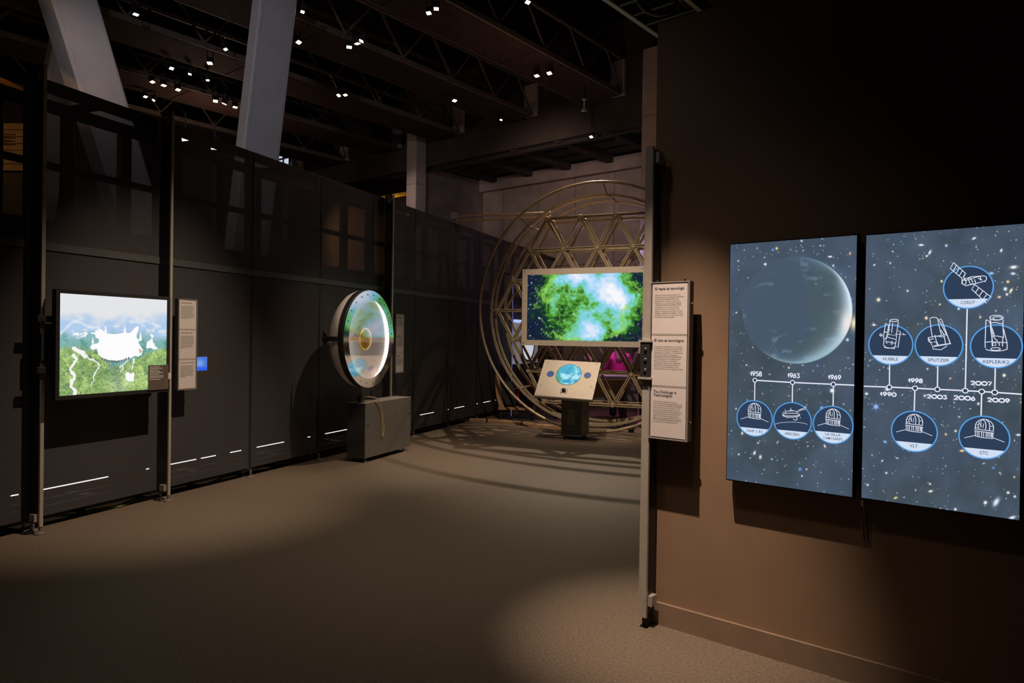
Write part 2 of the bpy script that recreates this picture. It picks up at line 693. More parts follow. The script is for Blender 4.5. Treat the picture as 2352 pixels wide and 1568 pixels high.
def year(mb, pl, box, text, o, wd):
    """rounded numerals inside a pixel box (x0,y0,x1,y1)"""
    a0, b1 = pl.ab(box[0], box[1])
    a1, b0 = pl.ab(box[2], box[3])
    wts = [0.72 if c == '1' else (1.25 if (c == '0' and text[0] == '2') else 1.0) for c in text]
    tot = sum(wts)
    x = a0
    for c, wt in zip(text, wts):
        cw = (a1 - a0) * wt / tot
        for st in DIG[c]:
            mb.ribbon(pl, [(x + p[0] * cw * 0.96, b0 + p[1] * (b1 - b0)) for p in st], wd, o)
        x += cw


def dashes(mb, pl, x0, y0, x1, rows, step, h, o, slope=0.0):
    """rows of word-length bars where print is too small to read; plane coordinates"""
    rd = random.Random(int(abs(x0 * 1000) + abs(y0 * 3000)))
    for r in range(rows):
        x = x0
        end = x1 - (x1 - x0) * rd.uniform(0.0, 0.16)
        if r == rows - 1:
            end = x0 + (x1 - x0) * rd.uniform(0.3, 0.8)
        y = y0 - r * step
        while x < end - 0.004:
            L = min(rd.uniform(0.008, 0.030), end - x)
            mb.fan(pl, [(x, y), (x + L, y), (x + L, y + h), (x, y + h)], o)
            x += L + 0.0035


# ================================================================== STRUCTURE
fl = MB().box((0, 14, -0.05), Vector((1, 0, 0)), Vector((0, 1, 0)), ZU, 24, 20, 0.05).build('floor', M_FLOOR)
struct(fl)
ce = MB().box((0, 14, 8.35), Vector((1, 0, 0)), Vector((0, 1, 0)), ZU, 24, 20, 0.05).build('ceiling', M_CEIL)
struct(ce)

# dark wall on the right: a free-standing slab, left end at pixel 1499
aw = RW.ab(1499.5, 760)[0]
ztop = 3.385
wr = MB().box(RW.w(aw + 2.6, ztop / 2, -0.14), RW.r, RW.n, ZU, 2.6, 0.14, ztop / 2).build('wall_right', M_WALL)
struct(wr)
bb = MB()
bb.box(RW.w(aw + 2.6, 0.0615, 0.009), RW.r, RW.n, ZU, 2.6, 0.009, 0.0615)
bb.build('baseboard_right', M_BASE)
struct(bpy.data.objects['baseboard_right'])

# bulkhead above the lower ceiling strip, lower ceiling, concrete back wall of panels
zs = 6.05
bk = MB().box(G(2, 0.1, (zs + 8.3) / 2), T, V, ZU, 16, 0.1, (8.3 - zs) / 2).build('wall_bulkhead', M_BULK)
struct(bk)
VB = 2.3
sf = MB().box(G(3.0, VB / 2 + 0.1, zs + 0.2), T, V, ZU, 10, VB / 2, 0.03).build('ceiling_low', M_SOFF)
struct(sf)
for i in range(9):                                    # seams between soffit sheets, real ribs
    for_v = 0.45 + 0.0
joist0 = None
for i in range(8):
    t = 0.55 + i * 1.28
    m = MB().box(G(t, VB / 2 + 0.1, zs + 0.07), T, V, ZU, 0.09, VB / 2, 0.10)
    j = m.build('joist', M_BULK, sf)
for k in range(3):
    MB().box(G(4.6, 0.6 + 0.6 * k, zs + 0.158), T, V, ZU, 5.2, 0.02, 0.012).build('seam_batten', M_CEIL, sf)
# joists hang below the seams; edge rail at the open side
MB().box(G(4.0, 0.24, zs - 0.02), T, V, ZU, 5.8, 0.05, 0.05).build('edge_rail', M_STEELD, sf)
bw = MB().box(G(4.0, VB + 0.5, zs / 2), T, V, ZU, 9.0, 0.2, zs / 2 + 0.1).build('wall_back', M_CONC)
struct(bw)
tr = MB().box(G(4.4, VB + 0.20, zs - 0.06), T, V, ZU, 4.7, 0.12, 0.17).build('trim_1', M_CONC)
struct(tr)
# formwork panels with open joints
tcuts = [-0.25]
for px in (1155, 1235, 1320, 1410):
    p = Plane(G(0, VB + 0.25), T)
    tcuts.append(p.ab(px, 480)[0])
tcuts += [tcuts[-1] + 1.25 * (k + 1) for k in range(4)]
pb = Plane(G(0, VB + 0.29), T)
for a, b in zip(tcuts[:-1], tcuts[1:]):
    for z0, z1 in ((0.02, 2.35), (2.37, 3.52), (3.54, zs - 0.22)):
        MB().bev(pb.w((a + b) / 2, (z0 + z1) / 2), T, ZU, V, (b - a) / 2 - 0.012, (z1 - z0) / 2 - 0.004, 0.018, 0.004).build('concrete_panel', M_CONC, bw)
# side wall between the column and the corner
sw = MB().box(G(-0.16, VB / 2 + 0.25, zs / 2), T, V, ZU, 0.12, VB / 2 + 0.35, zs / 2 + 0.1).build('wall_side', M_CONC)
struct(sw)
# far wall behind the mesh partition
wl = MB().box(nL * (dL - 5.6) + uL * 14 + ZU * 2.55, nL, uL, ZU, 0.1, 16, 2.55).build('wall_left', M_BULK)
struct(wl)
wf = MB().box(G(-8, 5.2, 4.1), T, V, ZU, 9.0, 0.1, 4.1).build('wall_far', M_BULK)
struct(wf)

# daylight window high in the bulkhead
pw = Plane(G(0, -0.02), T)
a0, b1 = pw.ab(641, 349)
a1, b0 = pw.ab(668, 381)
win = MB()
win.box(pw.w((a0 + a1) / 2, (b0 + b1) / 2, 0.03), pw.r, pw.n, ZU, (a1 - a0) / 2, 0.01, (b1 - b0) / 2)
wn = win.build('window_1', emitter('window_daylight', (0.75, 0.8, 1.0), 0.75))
struct(wn)
wfm = MB()
for k in range(3):
    a = a0 + (a1 - a0) * k / 2
    wfm.box(pw.w(a, (b0 + b1) / 2, 0.05), pw.r, pw.n, ZU, 0.025, 0.02, (b1 - b0) / 2)
for k in range(3):
    wfm.box(pw.w((a0 + a1) / 2, b0 + (b1 - b0) * k / 2, 0.05), pw.r, pw.n, ZU, (a1 - a0) / 2, 0.02, 0.025)
wfm.build('window_frame', M_STEELD, wn)

# ================================================================== COLUMNS
def grid_column(name, px, Yt, wid, ztop, label, seams, dep=None):
    c = at_y(px, 700, Yt)
    c = Vector((c.x, c.y, 0))
    t = thing(name, label, 'column', c)
    zz = [0] + seams + [ztop]
    for z0, z1 in zip(zz[:-1], zz[1:]):
        MB().bev(c + ZU * ((z0 + z1) / 2), T, V, ZU, wid / 2, (dep or wid) / 2, (z1 - z0) / 2 - 0.008, 0.012).build('concrete_block', M_CONCP, t)
    MB().box(c + ZU * ((zz[-2] + zz[-1]) / 2 * 0 + ztop / 2), T, V, ZU, wid / 2 - 0.02, (dep or wid) / 2 - 0.02, ztop / 2 - 0.01).build('core', M_CONC, t)
    return t


grid_column('concrete_column', 952, 18.35, 0.366, 7.05, 'pale concrete column rising behind the mesh partition beside the gold panel', [2.6, 5.55])
grid_column('concrete_column', 1494, 13.9, 0.34, 7.35, 'pale concrete column just left of the dark wall edge, high up', [3.4, 6.02])


def lean_column(label, p_top, p_bot, Yt, Yb, wid, dep):
    a = at_y(*p_top, Yt)
    b = at_y(*p_bot, Yb)
    d = (a - b).normalized()
    lo = b + d * ((0.0 - b.z) / d.z)
    hi = b + d * ((8.3 - b.z) / d.z)
    t = thing('leaning_column', label, 'column', (lo.x, lo.y, 0))
    vx = (V - d * V.dot(d)).normalized()
    vy = (T - d * T.dot(d) - vx * T.dot(vx)).normalized()
    L = (hi - lo).length / 2 - 0.05
    MB().bev((hi + lo) / 2, vx, vy, d, wid / 2, dep / 2, L, 0.02).build('shaft', M_COLG, t)
    for sx in (-1, 1):
        e = vx * (sx * (wid / 2 - 0.05)) + vy * (dep / 2 + 0.003)
        MB().bar(lo + e + d * 0.4, hi + e - d * 0.4, 0.012, 0.006).build('edge_strip', M_COLG, t)
    return t


lean_column('wide grey column leaning right, second from left, above the monitor', (156, 0), (212, 184), 9.4, 9.7, 0.58, 0.46)
lean_column('grey column leaning left, alone in the middle of the partition', (632, 0), (592, 350), 10.2, 10.2, 0.58, 0.24)
lean_column('brown shaded column crossing behind the leftmost leaning column', (162, 60), (136, 200), 11.4, 11.2, 0.45, 0.3)

# ================================================================== CEILING TRUSSES
ZB = 6.6


def truss(t, label, v0=-0.25, v1=-17.0):
    o = thing('ceiling_truss', label, 'truss', G(t, 0, ZB), 'ceiling trusses')
    w2 = 0.9
    MB().bev(G(t - 0.14, v0 + 0.18, ZB + 0.44), T, V, ZU, 0.17, 0.05, 0.36, 0.01).build('bearing_block', M_CONCP, o)
    vm, vl = (v0 + v1) / 2, (v0 - v1) / 2
    nb = 6
    for i in range(nb):                              # soffit boards butted end to end
        va = v0 + (v1 - v0) * i / nb
        vb = v0 + (v1 - v0) * (i + 1) / nb
        MB().bev(G(t - w2 / 2, (va + vb) / 2, ZB + 0.03), T, V, ZU, w2 / 2, abs(vb - va) / 2 - 0.01, 0.03, 0.004).build('soffit_board', M_BOARD, o)
    for s in (0.02, -w2 - 0.02):
        MB().bar(G(t + s, v0, ZB + 0.06), G(t + s, v1, ZB + 0.06), 0.05, 0.1).build('bottom_chord', M_TRUSS, o)
        MB().bar(G(t + s, v0, ZB + 0.78), G(t + s, v1, ZB + 0.78), 0.06, 0.07).build('top_chord', M_TRUSS, o)
        n = 13
        st = (v0 - v1) / n
        up = MB().bar(G(t + s, v0, ZB + 0.10), G(t + s, v0 - st * 0.42, ZB + 0.76), 0.035, 0.035).build('brace', M_TRUSS, o)
        dn = MB().bar(G(t + s, v0 - st * 0.58, ZB + 0.76), G(t + s, v0 - st, ZB + 0.10), 0.035, 0.035).build('brace', M_TRUSS, o)
        for k in range(1, n):
            inst('brace', up, o, -V * (st * k))
            inst('brace', dn, o, -V * (st * k))
    return o


tr0 = truss(6.19, 'dark ceiling truss nearest the dark wall, first from the right')
for k, lb in enumerate(('second', 'third', 'fourth', 'fifth', 'sixth', 'seventh')):
    t = 6.19 - 2.3 * (k + 1)
    copy_tree(tr0, G(t, 0, ZB), 'dark ceiling truss, %s from the right, running away from the viewer' % lb)


# floodlights under the trusses
def floodlight(p, aim, warm, label, size=0.085):
    t = thing('floodlight', label, 'floodlight', p, 'floodlights on the ceiling trusses')
    aim = Vector(aim).normalized()
    x = aim.cross(ZU)
    x = x.normalized() if x.length > 1e-3 else Vector((1, 0, 0))
    y = x.cross(aim)
    m = MB()
    m.bev(Vector(p) - aim * 0.05, x, y, aim, size * 1.15, size, 0.05, 0.012)
    m.build('housing', M_BLACK, t)
    m = MB()
    m.box(Vector(p) + aim * 0.004, x, y, aim, size * 0.95, size * 0.7, 0.004)
    m.build('lens', M_LAMPW if warm else M_LAMPC, t)
    m = MB()
    for s in (-1, 1):
        m.bar(Vector(p) - aim * 0.04 + x * (s * size * 1.25), Vector(p) - aim * 0.04 + x * (s * size * 1.25) + ZU * 0.16, 0.008, 0.03)
    m.bar(Vector(p) - aim * 0.04 - x * (size * 1.3) + ZU * 0.16, Vector(p) - aim * 0.04 + x * (size * 1.3) + ZU * 0.16, 0.03, 0.008)
    m.build('yoke', M_BLACK, t)
    MB().tube(Vector(p) - aim * 0.04 + ZU * 0.16, Vector((p[0], p[1], (max(p[2] + 0.3, ZB + 0.06) if p[2] > 5.5 else p[2] + 0.5))), 0.012, 8).build('stem', M_BLACK, t)
    return t


FL = [(312, 33, 0, 'white floodlight between the two leaning columns, topmost'),
      (518, 113, 0, 'white floodlight with barn doors left of the second leaning column, upper one'),
      (482, 145, 1, 'large glowing warm floodlight between the leaning columns'),
      (350, 188, 1, 'warm floodlight, first of a row of three by the wide column'),
      (376, 196, 1, 'warm floodlight, middle of a row of three by the wide column'),
      (409, 206, 1, 'warm floodlight, last of a row of three by the wide column'),
      (394, 157, 0, 'small white floodlight just above the row of three'),
      (436, 170, 0, 'small white floodlight right of the row of three, below the large glow'),
      (477, 184, 0, 'dim tilted floodlight near the middle of the leaning columns'),
      (495, 232, 1, 'warm floodlight, first of the lower row beside the second column'),
      (515, 238, 1, 'warm floodlight, middle of the lower row beside the second column'),
      (540, 246, 1, 'warm floodlight, last of the lower row touching the second column'),
      (334, 222, 0, 'small floodlight low beside the wide column, left of a pair'),
      (353, 230, 0, 'small floodlight low beside the wide column, right of a pair'),
      (686, 97, 1, 'small warm floodlight just right of the second leaning column'),
      (695, 27, 0, 'dim floodlight at the top right edge of the second column'),
      (985, 30, 0, 'white floodlight near the top middle, lower of two'),
      (1002, 20, 0, 'white floodlight near the top middle, upper of two'),
      (802, 108, 1, 'warm floodlight, lowest of a slanted row of three in mid ceiling'),
      (821, 100, 1, 'warm floodlight, middle of a slanted row of three in mid ceiling'),
      (830, 94, 1, 'warm floodlight, highest of a slanted row of three in mid ceiling'),
      (778, 219, 1, 'warm floodlight, left of a pair below mid ceiling'),
      (793, 218, 1, 'warm floodlight, right of a pair below mid ceiling'),
      (1044, 231, 1, 'bright warm floodlight alone left of the security camera'),
      (1151, 275, 0, 'dim floodlight low in the dark above the concrete wall'),
      (1233, 174, 1, 'warm floodlight left of a pair in the dark right part of the ceiling'),
      (1262, 168, 1, 'warm floodlight right of a pair in the dark right part of the ceiling'),
      (1212, 5, 0, 'white floodlight cut by the top edge right of the middle'),
      (1358, 314, 0, 'white floodlight under the low ceiling strip below the security camera')]
for (px, py, wm, lb) in FL:
    p = at_z(px, py, 6.42 if py < 300 else 5.9)
    rd = random.Random(px)
    floodlight(p, Vector((rd.uniform(-.5, .5), rd.uniform(-.55, .1), -1)), wm, lb, 0.043 if wm else 0.036)
for (px, py, Yq, lb) in ((155, 311, 12.0, 'square pale lamp added for a reflection in the mesh of the leftmost full bay, top'),
                         (172, 397, 12.0, 'left one of two lamps added for reflections in the mesh above the bright monitor'),
                         (205, 404, 12.0, 'right one of two lamps added for reflections in the mesh above the bright monitor'),
                         (157, 447, 12.5, 'lowest lamp added for a reflection in the mesh above the bright monitor'),
                         (425, 319, 13.0, 'lamp added for a reflection at the top of the bay right of the monitor, left one'),
                         (492, 338, 13.0, 'lamp added for a reflection at the top of the bay right of the monitor, right one')):
    floodlight(at_y(px, py, Yq), Vector((0.1, -0.8, -0.4)), 0, lb, 0.06)  # added lamps behind the mesh, standing in for reflections on it

# security camera on a white pole
pc = at_z(1342, 229, 6.3)
t = thing('security_camera', 'white dome security camera hanging on a pole above the concrete wall', 'camera', (pc.x, pc.y, pc.z - 0.30))
M_WPL = mat('white_plastic', (0.6, 0.57, 0.52), 0.4)
MB().tube(pc, pc - ZU * 0.17, 0.016, 10).build('pole', M_WPL, t)
MB().revolve(pc - ZU * 0.16, (0, 0, -1), [(0.018, 0), (0.03, 0.015), (0.058, 0.06), (0.062, 0.085), (0.056, 0.092)], 20).build('hood', M_WPL, t, True)
MB().revolve(pc - ZU * 0.245, (0, 0, -1), [(0.052, 0), (0.046, 0.02), (0.03, 0.038), (0.0, 0.045)], 20).build('dome', M_DARKGLOSS, t, True)
MB().tube(pc, pc + ZU * 0.012, 0.045, 14).build('base_plate', M_WPL, t)
MB().tube(pc + ZU * 0.012, Vector((pc.x, pc.y, ZB + 0.02)), 0.012, 8).build('stem', M_BLACK, t)

# cable tray with cables beyond the top of the dark wall
q0, q1 = at_z(1395, -12, 3.9), at_z(1500, 62, 3.9)
t = thing('cable_tray', 'metal cable tray with cable bundle above the dark wall corner', 'cable tray', (q0 + q1) / 2)
dv = (q1 - q0).normalized()
q0 = q0 - dv * 0.8
q1 = q1 + dv * 0.6
sd = Vector((dv.y, -dv.x, 0))
MB().bar(q0, q1, 0.045, 0.09).build('side_rail', M_ALU, t)
MB().bar(q0 + sd * 0.42, q1 + sd * 0.42, 0.04, 0.09).build('side_rail', M_ALU, t)
n = 12
r0 = MB().bar(q0 - ZU * 0.03, q0 + sd * 0.42 - ZU * 0.03, 0.03, 0.02).build('rung', M_STEELD, t)
for k in range(1, n):
    inst('rung', r0, t, (q1 - q0) * (k / (n - 1)))
for k in range(5):
    o2 = sd * (0.08 + 0.07 * k)
    pts = [q0 + (q1 - q0) * (i / 14) + o2 + Vector((0, 0, 0.01 + 0.012 * math.sin(i * 1.7 + k))) + sd * (0.012 * math.sin(i * 1.1 + 2 * k)) for i in range(15)]
    MB().path(pts, 0.014, 6).build('cable', M_RUBBER, t, True)
pr = at_z(1510, -2, 3.78)
tag(MB().path([pr + Vector((0.12 * math.cos(a), 0.05 * math.sin(a), 0.12 * math.sin(a))) for a in np.linspace(0, 2 * pi, 33)[:-1]], 0.016, 8, True).build('cable_coil', mat('grey_cable', (0.16, 0.15, 0.15), 0.5), None, True),
    'coiled grey cable loop hanging under the cable tray over the wall', 'cable')

# ================================================================== MESH PARTITION
S0 = 3.714
HP = 3.62


def lw(s, o, z):
    return nL * (dL + o) + uL * s + ZU * z


OM = -0.13                                            # mesh plane, behind the foot line


def bay(s, label):
    t = thing('partition_bay', label, 'partition', lw(s, OM, 0), 'bays of the mesh partition')
    MB().bev(lw(s, OM - 0.045, HP / 2 + 0.04), uL, nL, ZU, 0.04, 0.04, HP / 2 - 0.04, 0.006).build('post', M_FRAME, t)
    MB().bev(lw(s, OM - 0.50, HP / 2 + 0.04), uL, nL, ZU, 0.055, 0.04, HP / 2 - 0.04, 0.006).build('rear_post', M_FRAME, t)
    MB().bev(lw(s + 0.62, OM - 0.50, HP / 2 + 0.04), uL, nL, ZU, 0.05, 0.03, HP / 2 - 0.04, 0.006).build('rear_post', M_FRAME, t)
    for z, nm, h in ((HP - 0.045, 'top_rail', 0.045), (0.14, 'bottom_rail', 0.03)):
        MB().box(lw(s + 0.6, OM - 0.035, z), uL, nL, ZU, 0.56, 0.03, h).build(nm, M_FRAME, t)
    MB().box(lw(s + 0.6, OM + 0.006, 2.28), uL, nL, ZU, 0.60, 0.004, 0.032).build('middle_rail', M_RAIL, t)
    MB().box(lw(s + 0.6, OM - 0.50, HP - 0.05), uL, nL, ZU, 0.58, 0.03, 0.05).build('rear_top_rail', M_FRAME, t)
    MB().box(lw(s + 0.6, OM - 0.50, 3.05), uL, nL, ZU, 0.58, 0.02, 0.03).build('rear_rail', M_FRAME, t)
    MB().box(lw(s + 0.6, OM - 0.56, 1.38), uL, nL, ZU, 0.60, 0.012, 1.20).build('rear_panel', M_BLACK, t)
    MB().box(lw(s + 0.6, OM - 0.27, HP - 0.05), nL, uL, ZU, 0.2, 0.03, 0.03).build('cross_rail', M_FRAME, t)
    MB().box(lw(s + 0.6, OM - 0.27, 0.13), nL, uL, ZU, 0.2, 0.05, 0.03).build('cross_foot', M_FRAME, t)
    MB().box(lw(s + 0.6, OM - 0.28, 0.085), uL, nL, ZU, 0.59, 0.012, 0.085).build('shade_board', M_BLACK, t)  # black board added for the shade under the mesh, hides LED-lit floor
    m = MB()
    m.add([lw(s + 0.02, OM, 0.10), lw(s + 1.18, OM, 0.10), lw(s + 1.18, OM, HP - 0.01), lw(s + 0.02, OM, HP - 0.01)], [(0, 1, 2, 3)])
    m.add([lw(s + 0.02, OM - 0.004, 0.10), lw(s + 1.18, OM - 0.004, 0.10), lw(s + 1.18, OM - 0.004, 0.11), lw(s + 0.02, OM - 0.004, 0.11)], [(0, 1, 2, 3)])
    m.build('mesh_sheet', M_MESH, t)
    for o2 in (OM + 0.02, OM - 0.09, OM - 0.50):
        fm = MB()
        fm.tube(lw(s, o2, 0.012), lw(s, o2, 0.085), 0.012, 8)
        fm.revolve(lw(s, o2, 0.0), (0, 0, 1), [(0.045, 0), (0.045, 0.008), (0.02, 0.018), (0.012, 0.02)], 16)
        fm.build('foot', M_STEEL, t, label='small round levelling foot')
    return t


ORD = ['cut by the left frame edge', 'behind the bright monitor', 'right of the bright monitor, with the blue glow', 'third of the full ones from the left',
       'behind the round mirror exhibit', 'behind the steel box and second text sign', 'just left of the telescope rings', 'reaching the telescope rings',
       'seen through the outer telescope ring', 'seen through the left of the telescope frame', 'far one behind the telescope frame', 'far one beyond the round white exhibit', 'farthest one in view']
b0_ = bay(S0, 'black mesh partition bay ' + ORD[1])
for k in (-1, 2, 3, 4, 5, 6, 7, 8, 9, 10, 11):
    kk = k if k < 0 else k - 1
    copy_tree(b0_, lw(S0 + 1.2 * kk, OM, 0), 'black mesh partition bay ' + ORD[0 if k < 0 else k])

# white LED line along the foot of the partition, behind the mesh
PLED = LW.shifted(OM - 0.42)
t = thing('light_line', 'thin white light line low behind the black mesh partition', 'light', PLED.hit(600, 1026))
segs = [(25, 1139.5, 42, 1136), (92, 1126.5, 248, 1096.5), (336, 1078.5, 352, 1075.5), (385, 1068.5, 495, 1047.5), (529, 1038.5, 567, 1031.5), (590, 1026.8, 652, 1014.5), (707, 1003.6, 728, 999.6),
        (747, 995.5, 800, 985), (965, 952, 996, 946), (1016, 942.4, 1030, 939.6), (1044, 936.8, 1066, 932.6), (1083, 929, 1097, 926.4), (1110, 924, 1126, 920.8), (1138, 918.2, 1142, 917.4)]
zl = np.mean([PLED.ab(s[0], s[1])[1] for s in segs])
MB().box(lw((PLED.hit(20, 1140).dot(uL) + PLED.hit(1150, 916).dot(uL)) / 2, OM - 0.42 - 0.02, zl), uL, nL, ZU, (PLED.hit(1150, 916).dot(uL) - PLED.hit(20, 1140).dot(uL)) / 2, 0.018, 0.012).build('channel', M_BLACK, t)
for x0, y0, x1, y1 in segs:
    s0, s1 = PLED.hit(x0, y0).dot(uL), PLED.hit(x1, y1).dot(uL)
    MB().box(lw((s0 + s1) / 2, OM - 0.42, zl), uL, nL, ZU, (s1 - s0) / 2, 0.004, 0.0036).build('light_segment', M_LED, t)


# aluminium display posts in front of the mesh
def display_post(px, wid, top, label, brackets=()):
    s = LW.ab(px, 900)[0]
    t = thing('display_post', label, 'post', lw(s, 0.0, 0), 'aluminium display posts')
    MB().bev(lw(s, 0.012, top / 2 + 0.03), uL, nL, ZU, wid / 2, 0.010, top / 2 - 0.03, 0.002).build('front_profile', M_ALU, t)
    MB().bev(lw(s - 0.002, -0.058, top / 2 + 0.04), uL, nL, ZU, wid / 2 - 0.002, 0.059, top / 2 - 0.04, 0.004).build('rear_profile', M_FRAME, t)
    MB().box(lw(s, -0.06, top - 0.012), uL, nL, ZU, wid / 2 + 0.01, 0.055, 0.014).build('cap', M_FRAME, t)
    MB().box(lw(s - 0.03, -0.03, top - 0.09), uL, nL, ZU, 0.012, 0.03, 0.035).build('top_clip', M_ALUB, t)
    MB().box(lw(s - 0.03, -0.03, 0.13), uL, nL, ZU, 0.012, 0.03, 0.03).build('bottom_clip', M_ALUB, t)
    for o2 in (0.005, -0.09):
        fm = MB()
        fm.tube(lw(s, o2, 0.01), lw(s, o2, 0.06), 0.011, 8)
        fm.revolve(lw(s, o2, 0), (0, 0, 1), [(0.042, 0), (0.042, 0.01), (0.018, 0.02), (0.011, 0.022)], 16)
        fm.build('foot', M_STEEL, t)
    for z0, z1 in brackets:
        br = MB().bev(lw(s, 0.03, (z0 + z1) / 2), uL, nL, ZU, wid / 2 + 0.012, 0.012, (z1 - z0) / 2, 0.003).build('bracket', M_FRAME, t)
        for q in (0.2, 0.5, 0.8):
            MB().tube(lw(s, 0.042, z0 + (z1 - z0) * q), lw(s, 0.052, z0 + (z1 - z0) * q), 0.008, 10).build('bolt', M_CHROME, br)
    return t


z_a = LW.ab(97, 826)[1]
z_b = LW.ab(97, 765)[1]
display_post(93.5, 0.030, 3.68, 'tall aluminium post with hinged bracket left of the bright monitor', [(z_a, z_b)])
display_post(387.5, 0.027, 3.68, 'tall aluminium post between the bright monitor and its text sign')
display_post(896, 0.036, 3.66, 'tall aluminium post behind the round mirror exhibit')


rdc = random.Random(5)
for nm, s0, s1, o0, mcol, lb in (('black', 3.8, 9.6, -0.24, M_RUBBER, 'black cable lying along the foot of the mesh partition from the first post'),
                                 ('green', 4.0, 4.9, -0.22, mat('green_cable', (0.12, 0.16, 0.03), 0.5), 'short yellow green cable under the mesh below the bright monitor'),
                                 ('black', 9.7, 14.4, -0.24, M_RUBBER, 'black cable on the floor between the steel box and the timber strip')):
    n_ = int((s1 - s0) / 0.18)
    pts = [lw(s0 + (s1 - s0) * i / n_, o0 + rdc.uniform(-.05, .05), 0.012 + (0.03 if rdc.random() < .15 else 0)) for i in range(n_ + 1)]
    fine = []
    for i in range(n_):
        for j in range(3):
            k = j / 3
            k = k * k * (3 - 2 * k)
            fine.append(pts[i] * (1 - k) + pts[i + 1] * k)
    fine.append(pts[-1])
    tag(MB().path(fine, 0.011, 7).build('floor_cable', mcol, None, True), lb, 'cable', 'cables along the partition')

# ================================================================== TEXT SIGNS
def text_sign(pl, TL, TR, BL, BR, label, sheets, label_sheet, edge=0.012, depth=0.05):
    """upright sign: shallow metal tray holding three paper sheets"""
    aL = (pl.ab(*TL)[0] + pl.ab(*BL)[0]) / 2
    aR = (pl.ab(*TR)[0] + pl.ab(*BR)[0]) / 2
    bT = (pl.ab(*TL)[1] + pl.ab(*TR)[1]) / 2
    bB = (pl.ab(*BL)[1] + pl.ab(*BR)[1]) / 2
    t = thing('text_sign', label, 'sign', pl.w((aL + aR) / 2, bB))
    depth = depth if depth else 0.035
    cx, cz = (aL + aR) / 2, (bT + bB) / 2
    MB().bev(pl.w(cx, cz, -depth / 2), pl.r, pl.n, ZU, (aR - aL) / 2, depth / 2 - 0.002, (bT - bB) / 2, 0.003).build('tray', M_RAIL, t)
    fr = MB()
    for a in (aL + edge / 4, aR - edge / 4):
        fr.box(pl.w(a, cz, 0.0), pl.r, pl.n, ZU, edge / 4, 0.006, (bT - bB) / 2)
    for b in (bB + edge / 4, bT - edge / 4):
        fr.box(pl.w(cx, b, 0.0), pl.r, pl.n, ZU, (aR - aL) / 2, 0.005, edge / 4)
    fr.build('frame', M_ALUB, t)
    for k in (0.15, 0.85):
        MB().tube(pl.w(aL + (aR - aL) * k, bT, -0.012), pl.w(aL + (aR - aL) * k, bT + 0.012, -0.012), 0.007, 8).build('screw', M_CHROME, t)
    for k in (0.12, 0.86):
        MB().tube(pl.w(aR, bB + (bT - bB) * k, -0.016), pl.w(aR + 0.01, bB + (bT - bB) * k, -0.016), 0.006, 8).build('screw', M_CHROME, t)
    g = 0.010
    hh = (bT - bB - 2 * edge - 2 * g) / 3
    out = []
    for i in range(3):
        z1 = bT - edge - i * (hh + g)
        sh = MB().box(pl.w(cx, z1 - hh / 2, 0.001), pl.r, pl.n, ZU, (aR - aL) / 2 - edge, 0.0015, hh / 2).build('paper_sheet', M_SHEET, t)
        out.append((sh, aL + edge, aR - edge, z1 - hh, z1))
    for i in range(2):
        z = bT - edge - (i + 1) * (hh + g) + g / 2
        MB().box(pl.w(cx, z, 0.0), pl.r, pl.n, ZU, (aR - aL) / 2 - edge, 0.003, g / 2 - 0.001).build('crossbar', M_ALU, t)
    for (sh, x0, x1, z0, z1), spec in zip(out, sheets):
        m = MB()
        W, Hh = x1 - x0, z1 - z0
        head, body, headw, bodyspec = spec
        b = z1 - 0.115 * Hh
        for hline, hw in zip(head, headw):
            if hline:
                write(m, pl, x0 + 0.075 * W, b, 0.0035, [hline], 0.02, bold=0.012 * 0.02, fit=W * hw)
            else:
                m.fan(pl, [(x0 + 0.08 * W, b), (x0 + (0.08 + hw) * W, b), (x0 + (0.08 + hw) * W, b + 0.011), (x0 + 0.08 * W, b + 0.011)], 0.0035)
            b -= 0.068 * Hh
        m.build('heading', M_INK if isinstance(body, list) else M_GREYINK, sh)
        m = MB()
        if isinstance(body, list):
            co_lines = body
            b -= 0.045 * Hh
            for ln, lwid in co_lines:
                write(m, pl, x0 + 0.075 * W, b, 0.0035, [ln], 0.012, bold=0.0, fit=W * lwid, height=0.031 * Hh)
                b -= 0.0405 * Hh
        else:
            dashes(m, pl, x0 + 0.075 * W, b - 0.035 * Hh, x1 - 0.09 * W, body, 0.042 * Hh, 0.014 * Hh, 0.0035)
        m.build('lettering', M_INK if isinstance(body, list) else M_GREYINK, sh)
    return t


CAT = [("L'estudi d'exoplanetes ha impulsat un", .72), ("desenvolupament tecnològic extraordinari", .82), ("en les últimes dècades, incloent els", .68),
       ("exemples que es mostren aquí. En els", .71), ("pròxims anys, noves missions espacials", .75), ("i observatoris terrestres estudiaran milers", .75),
       ("d'exoplanetes per esbrinar de què es", .70), ("componen les seves atmosferes. Així", .70), ("podrem aconseguir el que fins fa no gaire", .79),
       ("semblava ciència-ficció: detectar si, en un", .80), ("exoplaneta d'aquests mons llunyans, la vida", .79), ("hi ha deixat la seva empremta.", .57)]
CAS = [("El estudio de exoplanetas ha impulsado", .80), ("un desarrollo tecnológico extraordinario", .82), ("en las últimas décadas, incluyendo los", .78),
       ("ejemplos aquí mostrados. En los próximos", .82), ("años nuevas misiones espaciales y", .69), ("observatorios terrestres estudiarán miles", .78),
       ("de exoplanetas para averiguar de qué", .76), ("están compuestas sus atmósferas.", .68), ("Podremos así lograr lo que hasta hace", .76),
       ("poco tiempo parecía ciencia ficción:", .73), ("detectar si en los exoplanetas de esos", .70), ("mundos lejanos la vida ha dejado su huella.", .82)]
